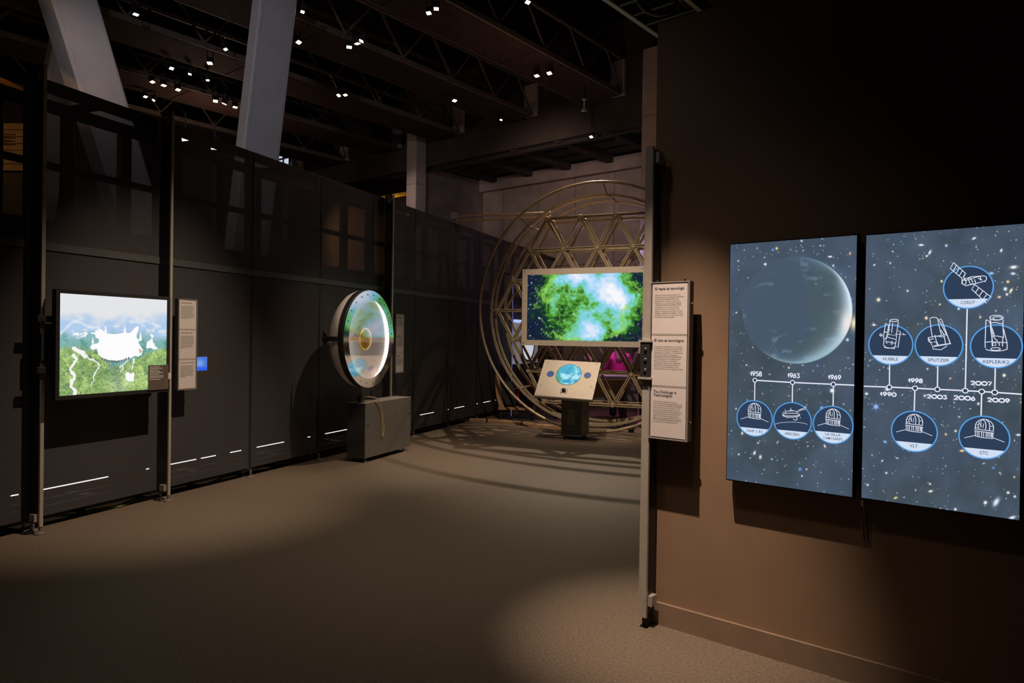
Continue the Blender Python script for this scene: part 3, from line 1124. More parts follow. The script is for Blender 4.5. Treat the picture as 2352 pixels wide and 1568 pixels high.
ENG = [("The study of exoplanets has led to", .68), ("extraordinary technological developments", .83), ("in recent decades, including the examples", .82),
       ("shown here. In the coming years, new", .75), ("missions into space and telescopes on", .76), ("Earth will study thousands of exoplanets", .81),
       ("to find out what their atmospheres are", .76), ("made of. This way we might achieve", .72), ("what until recently seemed like science", .79),
       ("fiction: to know if life has left its mark on", .80), ("the planets of these distant worlds.", .70)]
OS = 0.125
PS = RW.shifted(OS)
text_sign(PS, (1494, 650), (1584.5, 643), (1490.5, 1004), (1580, 1016), 'grey framed text sign with three sheets on the post before the dark wall',
          [(['El repte és tecnològic'], CAT, [.83], 0), (['El reto es tecnológico'], CAS, [.84], 0), (['The Challenge is', 'Technological'], ENG, [.65, .54], 0)], '')
PL1 = LW.shifted(0.05)
text_sign(PL1, (411, 685), (453.5, 688.5), (407, 896.5), (450, 893), 'text sign with three pale sheets beside the bright monitor',
          [(['Que hi ha algú?'], 11, [.62], 0), (['¿Hay alguien ahí?'], 11, [.70], 0), (['Is There Anyone There?'], 10, [.82], 0)], '')
text_sign(PL1, (909.5, 721), (928, 722), (909, 857), (926.5, 855), 'small far text sign with three sheets right of the round mirror exhibit',
          [(['', ''], 9, [.35, .6], 0), (['', ''], 10, [.35, .6], 0), (['', ''], 9, [.3, .35], 0)], '')

# ================================================================== RIGHT DISPLAY POST
pa = PS.shifted(-0.0)
fa0, fa1 = PS.ab(1465.5, 1412)[0], PS.ab(1483.5, 1412)[0]
zt, zb_ = PS.ab(1497, 335)[1], PS.ab(1474, 1417)[1]
fc = (fa0 + fa1) / 2
t = thing('display_post', 'tall grey post at the left end of the dark wall carrying the text sign', 'post', RW.w(fc, 0, OS - 0.06))
MB().bev(RW.w(fc, (zt + zb_) / 2, OS - 0.010), RW.r, RW.n, ZU, (fa1 - fa0) / 2, 0.01, (zt - zb_) / 2, 0.003).build('front_profile', M_ALU, t)
MB().bev(RW.w(fc, (zt + zb_) / 2, OS - 0.065), RW.r, RW.n, ZU, (fa1 - fa0) / 2 - 0.004, 0.042, (zt - zb_) / 2 - 0.01, 0.003).build('rear_profile', M_FRAME, t)
MB().box(RW.w(fc, zb_ / 2, OS - 0.06), RW.r, RW.n, ZU, 0.015, 0.03, zb_ / 2).build('foot', M_RUBBER, t)
MB().box(RW.w(fc + 0.034, zt - 0.06, OS - 0.05), RW.r, RW.n, ZU, 0.014, 0.03, 0.03).build('top_clip', M_ALUB, t)
MB().box(RW.w(fc + 0.034, zb_ + 0.09, OS - 0.05), RW.r, RW.n, ZU, 0.014, 0.03, 0.028).build('bottom_clip', M_ALUB, t)
z0, z1 = PS.ab(1484, 868)[1], PS.ab(1484, 783)[1]
br = MB().bev(RW.w(fc, (z0 + z1) / 2, OS + 0.008), RW.r, RW.n, ZU, (fa1 - fa0) / 2 + 0.006, 0.008, (z1 - z0) / 2, 0.003).build('hinge_plate', M_FRAME, t)
for k in (0.22, 0.5, 0.78):
    zz = z0 + (z1 - z0) * k
    MB().revolve(RW.w(fc + 0.004, zz, OS + 0.016), RW.n, [(0.009, 0), (0.009, 0.004), (0.006, 0.008), (0.0, 0.009)], 14).build('bolt', M_CHROME, br, True)
for z in (z0, z1):
    MB().box(RW.w(fc, z, OS + 0.008), RW.r, RW.n, ZU, (fa1 - fa0) / 2 + 0.016, 0.012, 0.006).build('hinge_lip', M_ALU, t)
MB().bar(RW.w(fc + 0.02, 1.42, OS - 0.05), RW.w(fc + 0.16, 1.42, OS - 0.05), 0.03, 0.04).build('sign_arm', M_FRAME, t)

# ================================================================== TIMELINE SCREENS ON THE RIGHT WALL
OD = 0.075
PD = RW.shifted(OD)
STAR1 = []


def starfield(x, y, big, seed, x0, x1, y0, y1, n):
    r = np.random.default_rng(seed)
    f = fbm(x / 95 + seed, y / 95, 4)
    g = fbm(x / 40 + 7 * seed, y / 40, 3)
    c = np.zeros(x.shape + (3,)) + np.array((71, 85, 102.0))
    c = mixc(c, (67, 80, 91), sstep(0.42, 0.62, f))
    c = mixc(c, (78, 94, 116), sstep(0.5, 0.75, fbm(x / 150 + 3, y / 150 + seed, 3)))
    c += (g[..., None] - 0.47) * 16
    xs, ys = r.uniform(x0, x1, n), r.uniform(y0, y1, n)
    cols = [(235, 240, 250), (220, 232, 255), (255, 236, 205), (160, 195, 255), (255, 205, 140)]
    L = []
    for i in range(n):
        L.append((xs[i], ys[i], r.choice([0.45, 0.6, 0.75, 0.95], p=[.4, .3, .2, .1]), cols[r.choice(5, p=[.5, .2, .17, .08, .05])], r.uniform(.45, 1), r.uniform(0, pi), r.choice([1, 1, 1.7])))
    for b in big:
        L.append((b[0], b[1], b[2] * 0.72, b[3], 1.0, b[4] if len(b) > 4 else 0, b[5] if len(b) > 5 else 1))
    for (sx, sy, sr, sc, k, an, el) in L:
        R = sr * 5 * el
        idx = np.nonzero((np.abs(x - sx) < R) & (np.abs(y - sy) < R))[0]
        if not len(idx):
            continue
        dx, dy = x[idx] - sx, y[idx] - sy
        if el != 1:
            ca, sa = math.cos(an), math.sin(an)
            dx, dy = (dx * ca + dy * sa) / el, -dx * sa + dy * ca
        d2 = (dx * dx + dy * dy) / (sr * sr)
        kk = np.clip(k * (np.exp(-d2 * 0.55) * 1.25 + 0.22 * np.exp(-np.sqrt(d2) * 0.9)), 0, 1)
        c[idx] = c[idx] * (1 - kk[:, None]) + np.array(sc) * kk[:, None]
    return c


def crop(cx, cy, x0, y0, k):
    return (x0 + cx / k, y0 + cy / k)


W_ = (245, 248, 255)
Y_ = (255, 214, 140)
B_ = (120, 165, 255)
BIG1 = [(*crop(600, 225, 1650, 520, 4.48), 2.6, Y_), (*crop(560, 240, 1650, 520, 4.48), 2.2, B_), (*crop(482, 388, 1650, 520, 4.48), 2.6, W_), (*crop(857, 148, 1650, 520, 4.48), 2.2, (235, 220, 210)),
        (*crop(1150, 310, 1650, 520, 4.48), 1.8, W_, 0.0, 2.4), (*crop(1355, 277, 1650, 520, 4.48), 1.8, (255, 180, 130), 1.8, 1.8), (*crop(1328, 1165, 1650, 520, 4.48), 3.0, (190, 225, 255)),
        (*crop(205, 355, 1650, 520, 4.48), 1.7, (200, 215, 255)), (*crop(1182, 402, 1650, 520, 4.48), 1.9, W_), (*crop(185, 885, 1650, 520, 4.48), 1.6, W_),
        (*crop(725, 1453, 1650, 520, 4.48), 1.8, (255, 240, 220)), (*crop(290, 1425, 1650, 520, 4.48), 1.5, W_), (*crop(1020, 1432, 1650, 520, 4.48), 1.7, B_),
        (*crop(1170, 300, 1650, 830, 4.48), 4.2, (245, 250, 250)), (*crop(890, 475, 1650, 830, 4.48), 3.0, (190, 225, 255)), (*crop(1063, 478, 1650, 830, 4.48), 3.4, (120, 180, 255)),
        (*crop(245, 738, 1650, 830, 4.48), 2.0, (255, 225, 190), 1.5, 1.6), (*crop(372, 940, 1650, 830, 4.48), 2.4, (235, 240, 235), 1.9, 1.7), (*crop(432, 982, 1650, 830, 4.48), 2.6, (240, 225, 220), 1.7, 1.6),
        (*crop(550, 1005, 1650, 830, 4.48), 2.0, (150, 190, 255)), (*crop(840, 1108, 1650, 830, 4.48), 3.2, (100, 150, 230)), (*crop(907, 1108, 1650, 830, 4.48), 1.6, W_),
        (*crop(1095, 870, 1650, 830, 4.48), 1.9, (250, 230, 200), 1.2, 1.8), (*crop(860, 1178, 1650, 830, 4.48), 1.7, W_), (*crop(408, 838, 1650, 830, 4.48), 1.7, (255, 235, 190)),
        (*crop(210, 955, 1650, 830, 4.48), 1.7, W_), (*crop(182, 485, 1650, 830, 4.48), 1.7, (255, 215, 150)), (*crop(515, 540, 1650, 830, 4.48), 1.8, (235, 235, 215), 1.5, 2.0)]


def paint1(x, y):
    c = starfield(x, y, BIG1, 3, 1665, 1970, 540, 1142, 330)
    px_, py_ = crop(812, 860, 1650, 520, 4.48)
    rx, ry = 567 / 4.48, 551 / 4.48
    dx, dy = (x - px_) / rx, (y - py_) / ry
    r = np.hypot(dx, dy)
    ins = sstep(1.006, 0.992, r)
    f = fbm(x / 30 + 40, y / 22, 5)
    body = np.zeros(c.shape) + np.array((72, 87, 105.0))
    body = mixc(body, (74, 90, 97), sstep(0.0, 0.6, dx + dy * 0.2 + (f - .5)))
    body = mixc(body, (84, 112, 124), sstep(0.2, 0.9, -dy * 0.2 + 0.8 * dx) * sstep(0.5, 0.65, f) * 0.35)
    cl = sstep(0.57, 0.76, fbm(x / 24 + 5, y / 13 + 2, 5)) * sstep(.36, .52, fbm(x / 60 + 2, y / 40 + 8, 3))
    body = mixc(body, (116, 146, 164), cl * 0.5)
    dirk = np.clip((dx * 0.90 + dy * 0.42) / (r + 1e-6), -1, 1)
    lim = sstep(0.72, 1.0, r) * sstep(0.25, 0.95, dirk)
    body = mixc(body, (140, 178, 200), np.clip(lim * 0.5, 0, 1))
    rim = np.exp(-np.abs(1 - r) / (0.03 + 0.09 * sstep(0.3, 1.0, dirk))) * sstep(-0.42, 0.55, dirk)
    body = mixc(body, (214, 232, 246), np.clip(rim * 1.35, 0, 1))
    hot = 1.1 * np.exp(-(((dx - 0.93) / 0.13) ** 2 + ((dy - 0.28) / 0.26) ** 2))
    body = mixc(body, (238, 232, 232), np.clip(hot, 0, 1))
    low = np.exp(-np.abs(1 - r) / 0.10) * sstep(0.2, 0.9, dy) * sstep(-0.75, 0.0, dx)
    body = mixc(body, (96, 136, 150), low * 0.7)
    top = np.exp(-np.abs(1 - r) / 0.10) * sstep(-0.5, -0.95, dy) * sstep(-0.3, 0.3, dx)
    body = mixc(body, (92, 130, 150), top * 0.6)
    lf = 0.5 * np.exp(-np.abs(1 - r) / 0.012) * sstep(0.3, -0.8, dx)
    body = mixc(body, (84, 102, 122), lf * 0.8)
    c = c * (1 - ins[..., None]) + body * ins[..., None]
    gx, gy = crop(1392, 995, 1650, 520, 4.48)
    g = np.exp(-(((x - gx) / 7) ** 2 + ((y - gy) / 15) ** 2))
    return mixc(c, (244, 228, 188), np.clip(g * 1.0, 0, 1) * (1 - ins * 0.4))


c4 = lambda a, b: crop(a, b, 1980, 500, 4.237)
c6 = lambda a, b: crop(a, b, 1950, 830, 3.92)
BIG2 = [(*c4(575, 265), 2.0, W_, 0.0, 2.6), (*c4(660, 337), 2.2, W_, -1.1, 2.4), (*c4(820, 270), 2.6, (200, 220, 255)), (*c4(628, 372), 1.9, W_), (*c4(1475, 480), 3.4, (245, 240, 240), -.1, 2.2),
        (*c4(1470, 543), 2.6, (225, 230, 255), 0, 1.9), (*c4(1395, 692), 3.8, (225, 240, 255)), (*c4(1450, 708), 2.6, (250, 235, 200), -1.0, 2.0), (*c4(1410, 745), 2.6, W_), (*c4(1417, 622), 2.6, (255, 225, 170)),
        (*c4(160, 797), 3.8, (245, 235, 205)), (*c4(443, 711), 2.2, (240, 235, 225)), (*c4(775, 617), 2.3, (255, 250, 235)), (*c4(625, 975), 3.2, (255, 225, 215)), (*c4(1335, 771), 2.2, (255, 220, 170), 0, 1.6),
        (*c4(1150, 967), 2.2, (255, 225, 170)), (*c4(1090, 200), 2.0, W_, -.5, 2.2), (*c4(1258, 540), 2.6, (170, 205, 240), 0, 2), (*c4(118, 460), 1.8, W_), (*c4(275, 440), 1.8, (215, 230, 255)),
        (*c4(945, 680), 3.4, (215, 205, 185), -.5, 1.6), (*c4(1100, 1175), 2.6, (195, 215, 235)), (*c4(1440, 1298), 2.4, (225, 240, 200)), (*c4(1355, 318), 2.2, W_, -1.2, 1.7), (*c4(757, 843), 1.9, (255, 235, 170)),
        (*c4(940, 885), 2.4, (225, 240, 255)), (*c4(117, 1042), 2.0, W_, 0, 1.8), (*c4(1383, 1533), 2.4, (245, 245, 230)), (*c4(637, 1470), 1.9, (255, 230, 180)), (*c4(1425, 622), 1.6, (255, 225, 170)),
        (*c6(243, 407), 4.6, (150, 185, 255)), (*c6(345, 250), 3.2, (235, 240, 240), 0, 1.5), (*c6(1397, 124), 3.0, (240, 250, 225)), (*c6(158, 290), 2.6, (240, 240, 235), 0, 1.3), (*c6(683, 308), 2.6, (240, 225, 225)),
        (*c6(1165, 380), 2.6, (235, 245, 235)), (*c6(912, 152), 1.9, (255, 205, 140)), (*c6(960, 625), 2.4, (255, 240, 200)), (*c6(873, 655), 2.2, (255, 210, 150)), (*c6(325, 722), 2.4, (130, 190, 255), .5, 1.5),
        (*c6(1325, 1265), 5.0, (215, 230, 255), -1.0, 1.9), (*c6(1228, 1270), 3.6, (240, 245, 255)), (*c6(1432, 1180), 2.8, (235, 240, 255)), (*c6(1493, 1215), 2.6, (225, 235, 255)), (*c6(336, 1003), 2.2, (255, 230, 220)),
        (*c6(735, 1167), 2.2, (240, 245, 225), -.2, 2), (*c6(168, 1110), 2.2, (225, 240, 250)), (*c6(420, 1227), 2.0, (255, 220, 150), -.4, 1.9), (*c6(958, 1330), 2.8, (245, 235, 235)), (*c6(1018, 803), 2.3, (255, 210, 160), 0, 2),
        (*c6(1300, 957), 2.2, (110, 170, 240)), (*c6(1525, 660), 2.0, W_, 0, 2.2), (*c6(730, 1102), 2.0, W_), (*c6(1470, 1405), 3.0, (225, 235, 255), -.3, 2.4), (*c6(1488, 1040), 1.9, (240, 210, 150)), (*c6(300, 893), 1.8, W_)]


def paint2(x, y):
    c = starfield(x, y, BIG2, 5, 1980, 2360, 512, 1200, 430)
    sx, sy = c6(243, 407)
    for an in np.arange(6) * pi / 3 + 0.5:
        d = segdist(x, y, [(sx, sy), (sx + 17 * math.cos(an), sy + 17 * math.sin(an))])
        rr = np.hypot(x - sx, y - sy)
        c = mixc(c, (150, 190, 255), np.exp(-(d / 0.9) ** 2) * np.clip(1 - rr / 18, 0, 1) * 0.7)
    return c


M_LINE = emitter('screen_white', tuple(lin((228, 232, 246))), 1.0)
M_CIRC = emitter('screen_blue', tuple(lin((86, 158, 226))), 1.0)
M_BAND = emitter('screen_pale', tuple(lin((208, 222, 243))), 1.0)
M_DISC = emitter('screen_navy', tuple(lin((47, 63, 88))), 1.0)
M_DTXT = emitter('screen_dark_text', tuple(lin((58, 66, 96))), 1.0)


def circle_pts(a, b, r, n=40, t0=0, t1=2 * pi):
    return [(a + r * math.cos(t), b + r * math.sin(t)) for t in np.linspace(t0, t1, n)]


def medallion(screen, cpx, wpx, name, lines, icon):
    """round picture with its name band; drawn flat on the screen"""
    a, b = PD.ab(*cpx)
    a2 = PD.ab(cpx[0] + wpx / 2, cpx[1])[0]
    a1 = PD.ab(cpx[0] - wpx / 2, cpx[1])[0]
    r = (a2 - a1) / 2
    grp = MB()
    grp.fan(PD, circle_pts(a, b, r)[:-1], 0.003)
    md = grp.build('medallion', M_DISC, screen)
    ch = -0.40 if len(lines) == 2 else -0.555
    t0 = math.asin(ch)
    seg = circle_pts(a, b, r, 24, pi - t0 - 0.0, 2 * pi + t0)
    MB().fan(PD, seg, 0.0036).build('name_band', M_BAND, md)
    MB().ribbon(PD, circle_pts(a, b, r, 49)[:-1], 0.0052, 0.0042, True).build('circle', M_CIRC, md)
    k = len(lines)
    for i, ln in enumerate(lines):
        m = MB()
        wfit = r * (0.108 * len(ln) + 0.03) if k == 1 else r * (0.098 * len(ln))
        yy = b + r * (-0.80 if k == 1 else -0.585 - 0.215 * i)
        write(m, PD, a - wfit / 2, yy, 0.0044, [ln], 0.02, bold=0.0001, fit=wfit, height=r * (0.155 if k == 1 else 0.135))
        m.build('lettering', M_DTXT, md)
    m = MB()
    if icon == 'dome':
        q = lambda x, y: (a + x * r, b + y * r)
        lw_ = 0.0028
        m.ribbon(PD, [q(0.01 + 0.36 * math.cos(t), 0.48 + 0.38 * math.sin(t)) for t in np.linspace(pi + 0.3, -0.3, 22)], lw_, 0.0046)
        m.ribbon(PD, [q(-0.05, 0.84), q(0.04, 0.74), q(0.075, 0.58), q(0.06, 0.38)], lw_, 0.0046)
        m.ribbon(PD, [q(0.08, 0.84), q(0.19, 0.72), q(0.225, 0.55), q(0.21, 0.36)], lw_, 0.0046)
        m.ribbon(PD, [q(-0.05, 0.84), q(-0.2, 0.7), q(-0.24, 0.5), q(-0.2, 0.38)], lw_ * .7, 0.0046)
        for (x0, y0, x1, y1) in ((-.34, .44, -.2, .46), (-.2, .68, -.1, .5), (-.12, .72, -.14, .46), (.25, .56, .36, .54), (-.3, .58, -.2, .56), (-.02, .66, -.05, .44)):
            m.ribbon(PD, [q(x0, y0), q(x1, y1)], lw_ * .7, 0.0046)
        m.ribbon(PD, [q(-.38, .37), q(.38, .33), q(.38, .24), q(-.38, .28)], lw_, 0.0046, True)
        m.ribbon(PD, [q(-.34, .27), q(-.34, .03), q(-.1, -.01), q(.35, -.02), q(.35, .24)], lw_, 0.0046)
        for x in (-.27, -.2, -.1, -.02, .08, .14, .2, .27, .31):
            m.ribbon(PD, [q(x, .24), q(x + 0.005, .03)], lw_ * .9, 0.0046)
        m.ribbon(PD, [q(-.78, -.10), q(-.35, .06)], lw_ * .8, 0.0046)
        m.ribbon(PD, [q(.36, .02), q(.80, -.14)], lw_ * .8, 0.0046)
    else:
        fx, strokes = icon
        for st in strokes:
            wdt = 0.0028
            if isinstance(st, tuple):
                st, wdt = st
            m.ribbon(PD, [PD.ab(*fx(*p)) for p in st], wdt, 0.0046)
    m.build('drawing', M_LINE, md)
    return md


c5 = lambda a, b: crop(a, b, 1650, 830, 4.48)


def arc(cx, cy, rx, ry, t0, t1, n=10):
    return [(cx + rx * math.cos(t), cy + ry * math.sin(t)) for t in np.linspace(math.radians(t0), math.radians(t1), n)]


ARE = (c5, [arc(752, 545, 90, 14, 0, 360, 24), arc(752, 552, 88, 20, 0, 180, 14), ([(690, 522), (715, 508), (790, 508), (820, 525)], .002), ([(748, 475), (748, 512)], .002), ([(690, 490), (692, 522)], .002),
            ([(700, 515), (752, 498), (805, 515)], .002), ([(805, 512), (850, 488), (898, 478)], .0018), ([(815, 522), (858, 498), (898, 492)], .0018), ([(838, 494), (846, 504), (868, 484), (876, 494)], .0016),
            arc(795, 588, 20, 14, -60, 180, 9), ([(712, 568), (714, 585)], .002), ([(845, 570), (850, 582)], .002), ([(660, 520), (690, 524)], .002), (arc(750, 660, 180, 38, 200, 340, 16), .0016)])
HUB = (c4, [[(275, 992), (262, 1100), (258, 1132), (335, 1150), (355, 1010)], arc(314, 998, 42, 11, 0, 360, 14), [(258, 1132), (248, 1160), (335, 1185), (338, 1150)], [(248, 1160), (216, 1180), (212, 1240), (240, 1262), (318, 1274), (335, 1190)],
            arc(268, 1250, 56, 18, 20, 160, 8), [(230, 1028), (210, 1175), (236, 1188), (262, 1042), (230, 1028)], [(350, 1098), (375, 1108), (352, 1262), (328, 1250)], [(300, 1025), (290, 1120)], [(262, 1085), (275, 1092)],
            ([(175, 1140), (205, 1148)], .002), ([(320, 1132), (430, 1134)], .0018), ([(400, 1120), (412, 1146)], .002), [(232, 1215), (250, 1220)], [(280, 1225), (300, 1230)], [(290, 1200), (300, 1215)], [(225, 1200), (330, 1222)], [(212, 1108), (248, 1114)], arc(186, 1140, 12, 12, 0, 360, 9)])
SPI = (c4, [[(662, 990), (668, 1040), (680, 1130), (690, 1165)], arc(700, 985, 38, 17, 180, 360, 9), [(738, 985), (760, 1090), (775, 1140)], [(738, 1000), (770, 982), (780, 1000), (862, 1230)], [(755, 1000), (830, 1150)],
            [(645, 1165), (830, 1135), (865, 1225), (690, 1255), (645, 1165)], [(645, 1165), (650, 1205), (690, 1215)], [(690, 1255), (690, 1275), (770, 1284), (830, 1245)], [(700, 1245), (862, 1222)], [(710, 1140), (735, 1240)], [(800, 1145), (815, 1230)],
            [(700, 1205), (735, 1215), (740, 1240)], [(655, 1185), (700, 1178)], [(770, 1090), (800, 1140)], [(720, 1150), (800, 1160)]])
KEP = (c4, [arc(1310, 972, 66, 24, 0, 360, 18), arc(1318, 978, 44, 16, 0, 360, 14), [(1246, 960), (1256, 1040), (1250, 1060), (1270, 1200)], [(1374, 990), (1372, 1050), (1378, 1165)], [(1250, 1022), (1300, 1018), (1374, 1035)],
            [(1208, 992), (1198, 1205), (1200, 1265)], [(1208, 992), (1240, 1005), (1290, 1140)], [(1265, 1150), (1320, 1150), (1380, 1165)], [(1200, 1210), (1265, 1205), (1410, 1215)], [(1378, 1080), (1412, 1215), (1414, 1280)],
            arc(1308, 1270, 106, 26, 10, 170, 14), arc(1300, 1276, 48, 14, 0, 360, 12), [(1272, 1218), (1302, 1216), (1302, 1242), (1274, 1242), (1272, 1218)], [(1320, 1218), (1338, 1220), (1336, 1246)], [(1265, 1150), (1268, 1250)], [(1372, 1165), (1368, 1250)], [(1250, 1060), (1285, 1165), (1320, 1200)]])


def panel_strokes(p0, p1, p2, p3, n):
    out = [[p0, p1, p2, p3, p0]]
    for i in range(1, n):
        k = i / n
        out.append([(p0[0] + (p1[0] - p0[0]) * k, p0[1] + (p1[1] - p0[1]) * k), (p3[0] + (p2[0] - p3[0]) * k, p3[1] + (p2[1] - p3[1]) * k)])
    return out


COR = (c4, panel_strokes((892, 437), (1008, 540), (975, 590), (860, 495), 4) + panel_strokes((1098, 650), (1258, 772), (1212, 832), (1068, 695), 4) +
       [[(1008, 540), (990, 580), (1012, 612)], [(975, 590), (972, 640), (1010, 662), (1085, 640)], [(985, 600), (1065, 575), (1185, 565), (1210, 575), (1212, 600), (1195, 625)], [(1010, 662), (1110, 640), (1200, 615)], arc(995, 628, 20, 22, 0, 360, 10),
        [(1012, 612), (1065, 575)], [(1040, 605), (1090, 585), (1150, 570)], [(1055, 640), (1035, 605)], [(1095, 600), (1110, 640)], [(1130, 590), (1170, 605)], [(1150, 572), (1160, 610)], [(1085, 640), (1100, 655)], [(1060, 590), (1080, 630)]])


def tall_screen(TL, TR, BL, BR, label, paint, nu, nv):
    aL = (PD.ab(*TL)[0] + PD.ab(*BL)[0]) / 2
    aR = (PD.ab(*TR)[0] + PD.ab(*BR)[0]) / 2
    bT = (PD.ab(*TL)[1] + PD.ab(*TR)[1]) / 2
    bB = (PD.ab(*BL)[1] + PD.ab(*BR)[1]) / 2
    t = thing('timeline_screen', label, 'screen', PD.w((aL + aR) / 2, bB - 0.01, -OD / 2), 'timeline screens on the dark wall')
    ca, cb = (aL + aR) / 2, (bT + bB) / 2
    MB().bev(PD.w(ca, cb, -0.028), PD.r, PD.n, ZU, (aR - aL) / 2 + 0.006, 0.026, (bT - bB) / 2 + 0.006, 0.004).build('housing', M_BLACK, t)
    MB().box(PD.w(ca, cb, -OD / 2 - 0.026), PD.r, PD.n, ZU, 0.15, OD / 2 - 0.028, 0.25).build('wall_mount', M_BLACK, t)
    pic = picture('picture', PD.w(aL, bT), PD.w(aR, bT), PD.w(aL, bB), nu, nv, paint, t, 1.0)
    return t, pic, (aL, aR, bB, bT)


s1, p1, e1 = tall_screen((1678, 561), (1968, 541), (1669, 1100.5), (1957.4, 1140), 'left portrait screen with a dark planet above a timeline from 1958', paint1, 300, 590)
s2, p2, e2 = tall_screen((1990.6, 539), (2352, 515.5), (1978, 1143), (2344, 1194), 'right portrait screen with satellites and telescopes on a timeline from 1990', paint2, 320, 640)


def node_line(scr, pic, pts, nodes, stems, wd=0.0058):
    m = MB()
    m.ribbon(PD, [PD.ab(*p) for p in pts], wd, 0.0026)
    for p, q in stems:
        m.ribbon(PD, [PD.ab(*p), PD.ab(*q)], wd * 0.85, 0.0024)
    ln = m.build('timeline', M_LINE, pic)
    for p in nodes:
        a, b = PD.ab(*p)
        dt = MB().fan(PD, circle_pts(a, b, 0.009, 21)[:-1], 0.003).build('timeline_dot', M_DISC, scr)
        MB().ribbon(PD, circle_pts(a, b, 0.0098, 21)[:-1], 0.0042, 0.0034, True).build('dot_ring', M_LINE, dt)


n1 = [c5(378, 192), c5(765, 215), c5(1185, 234)]
node_line(s1, p1, n1 + [(PD.hit(1957, 884) and (1962.3, 884.2))], n1, [(c5(377, 210), c5(375, 402)), (c5(765, 233), c5(762, 424)), (c5(1185, 252), c5(1182, 460))])
n2 = [c6(365, 230), c6(596, 240), c6(797, 250), c6(1048, 262), c6(1196, 270), c6(1313, 277)]
node_line(s2, p2, [(1984.3, 886.6)] + n2 + [(2347.0, 905)], n2, [(c6(365, 212), c6(367, 22)), (c6(797, 232), c6(800, 36)), (c6(1048, 244), c4(1024, 880)), (c6(1313, 258), c6(1318, 52)), (c6(594, 258), c6(588, 450)), (c6(1195, 288), c6(1190, 494))], 0.0056)
for box, tx in (((1723.5, 852.5, 1751, 863.5), '1958'), ((1809, 856.5, 1838, 867.5), '1963'), ((1902, 860.5, 1933, 871.5), '1969')):
    m = MB()
    year(m, PD, box, tx, 0.003, 0.0048)
    m.build('year_number', M_LINE, s1)
for bx, tx in (((278, 274, 428, 314), '1990'), ((532, 152, 668, 191), '1998'), ((703, 296, 888, 338), '2003'), ((945, 306, 1142, 351), '2006'), ((1097, 176, 1292, 217), '2007'), ((1247, 326, 1452, 371), '2009')):
    a, b = c6(bx[0], bx[1]), c6(bx[2], bx[3])
    m = MB()
    year(m, PD, (a[0], a[1], b[0], b[1]), tx, 0.003, 0.0052)
    m.build('year_number', M_LINE, s2)
medallion(s1, c5(373, 584), 362 / 4.48, 'ohp', ['OHP 1.93'], 'dome')
medallion(s1, c5(763, 609), 386 / 4.48, 'arecibo', ['ARECIBO'], ARE)
medallion(s1, c5(1180, 651), 408 / 4.48, 'lasilla', ['LA SILLA', '3.6M HARPS'], 'dome')
medallion(s2, c6(587, 628), 412 / 3.92, 'vlt', ['VLT'], 'dome')
medallion(s2, c6(1216, 682), 458 / 3.92, 'gtc', ['GTC'], 'dome')
medallion(s2, c4(1032, 677), 484 / 4.237, 'corot', ['COROT'], COR)
medallion(s2, c4(278, 1235), 428 / 4.237, 'hubble', ['HUBBLE'], HUB)
medallion(s2, c4(746, 1240), 462 / 4.237, 'splitzer', ['SPLITZER'], SPI)
medallion(s2, c4(1304, 1251), 504 / 4.237, 'kepler', ['KEPLER/K2'], KEP)
# cables hanging out below the gap between the screens
for k, (x0, dx, lb) in enumerate(((1983, 4, 'thin black cable hanging below the gap between the screens'), (1990, 6, 'second thin black cable right of the first, below the right screen'))):
    pts = [RW.w(RW.ab(x0, 1150)[0] + 0.004 * dx * (i / 10) ** 2, 0.90 - 0.028 * i, 0.03 - 0.0022 * i) for i in range(9)]
    tag(MB().path(pts, 0.0025, 6).build('cable', M_RUBBER, None, True), lb, 'cable', 'cables below the timeline screens')
tag(MB().box(RW.w(RW.ab(1984.5, 1152)[0], RW.ab(1984.5, 1152)[1], 0.03), RW.r, RW.n, ZU, 0.004, 0.008, 0.012).build('cable_plug', M_PALEINK), 'small pale plug under the gap between the two screens', 'plug')

# ================================================================== BRIGHT MONITOR (aerial photograph of a radio telescope)
PM = LW.shifted(0.13)
cm = lambda a, b: crop(a, b, 120, 660, 6.03)


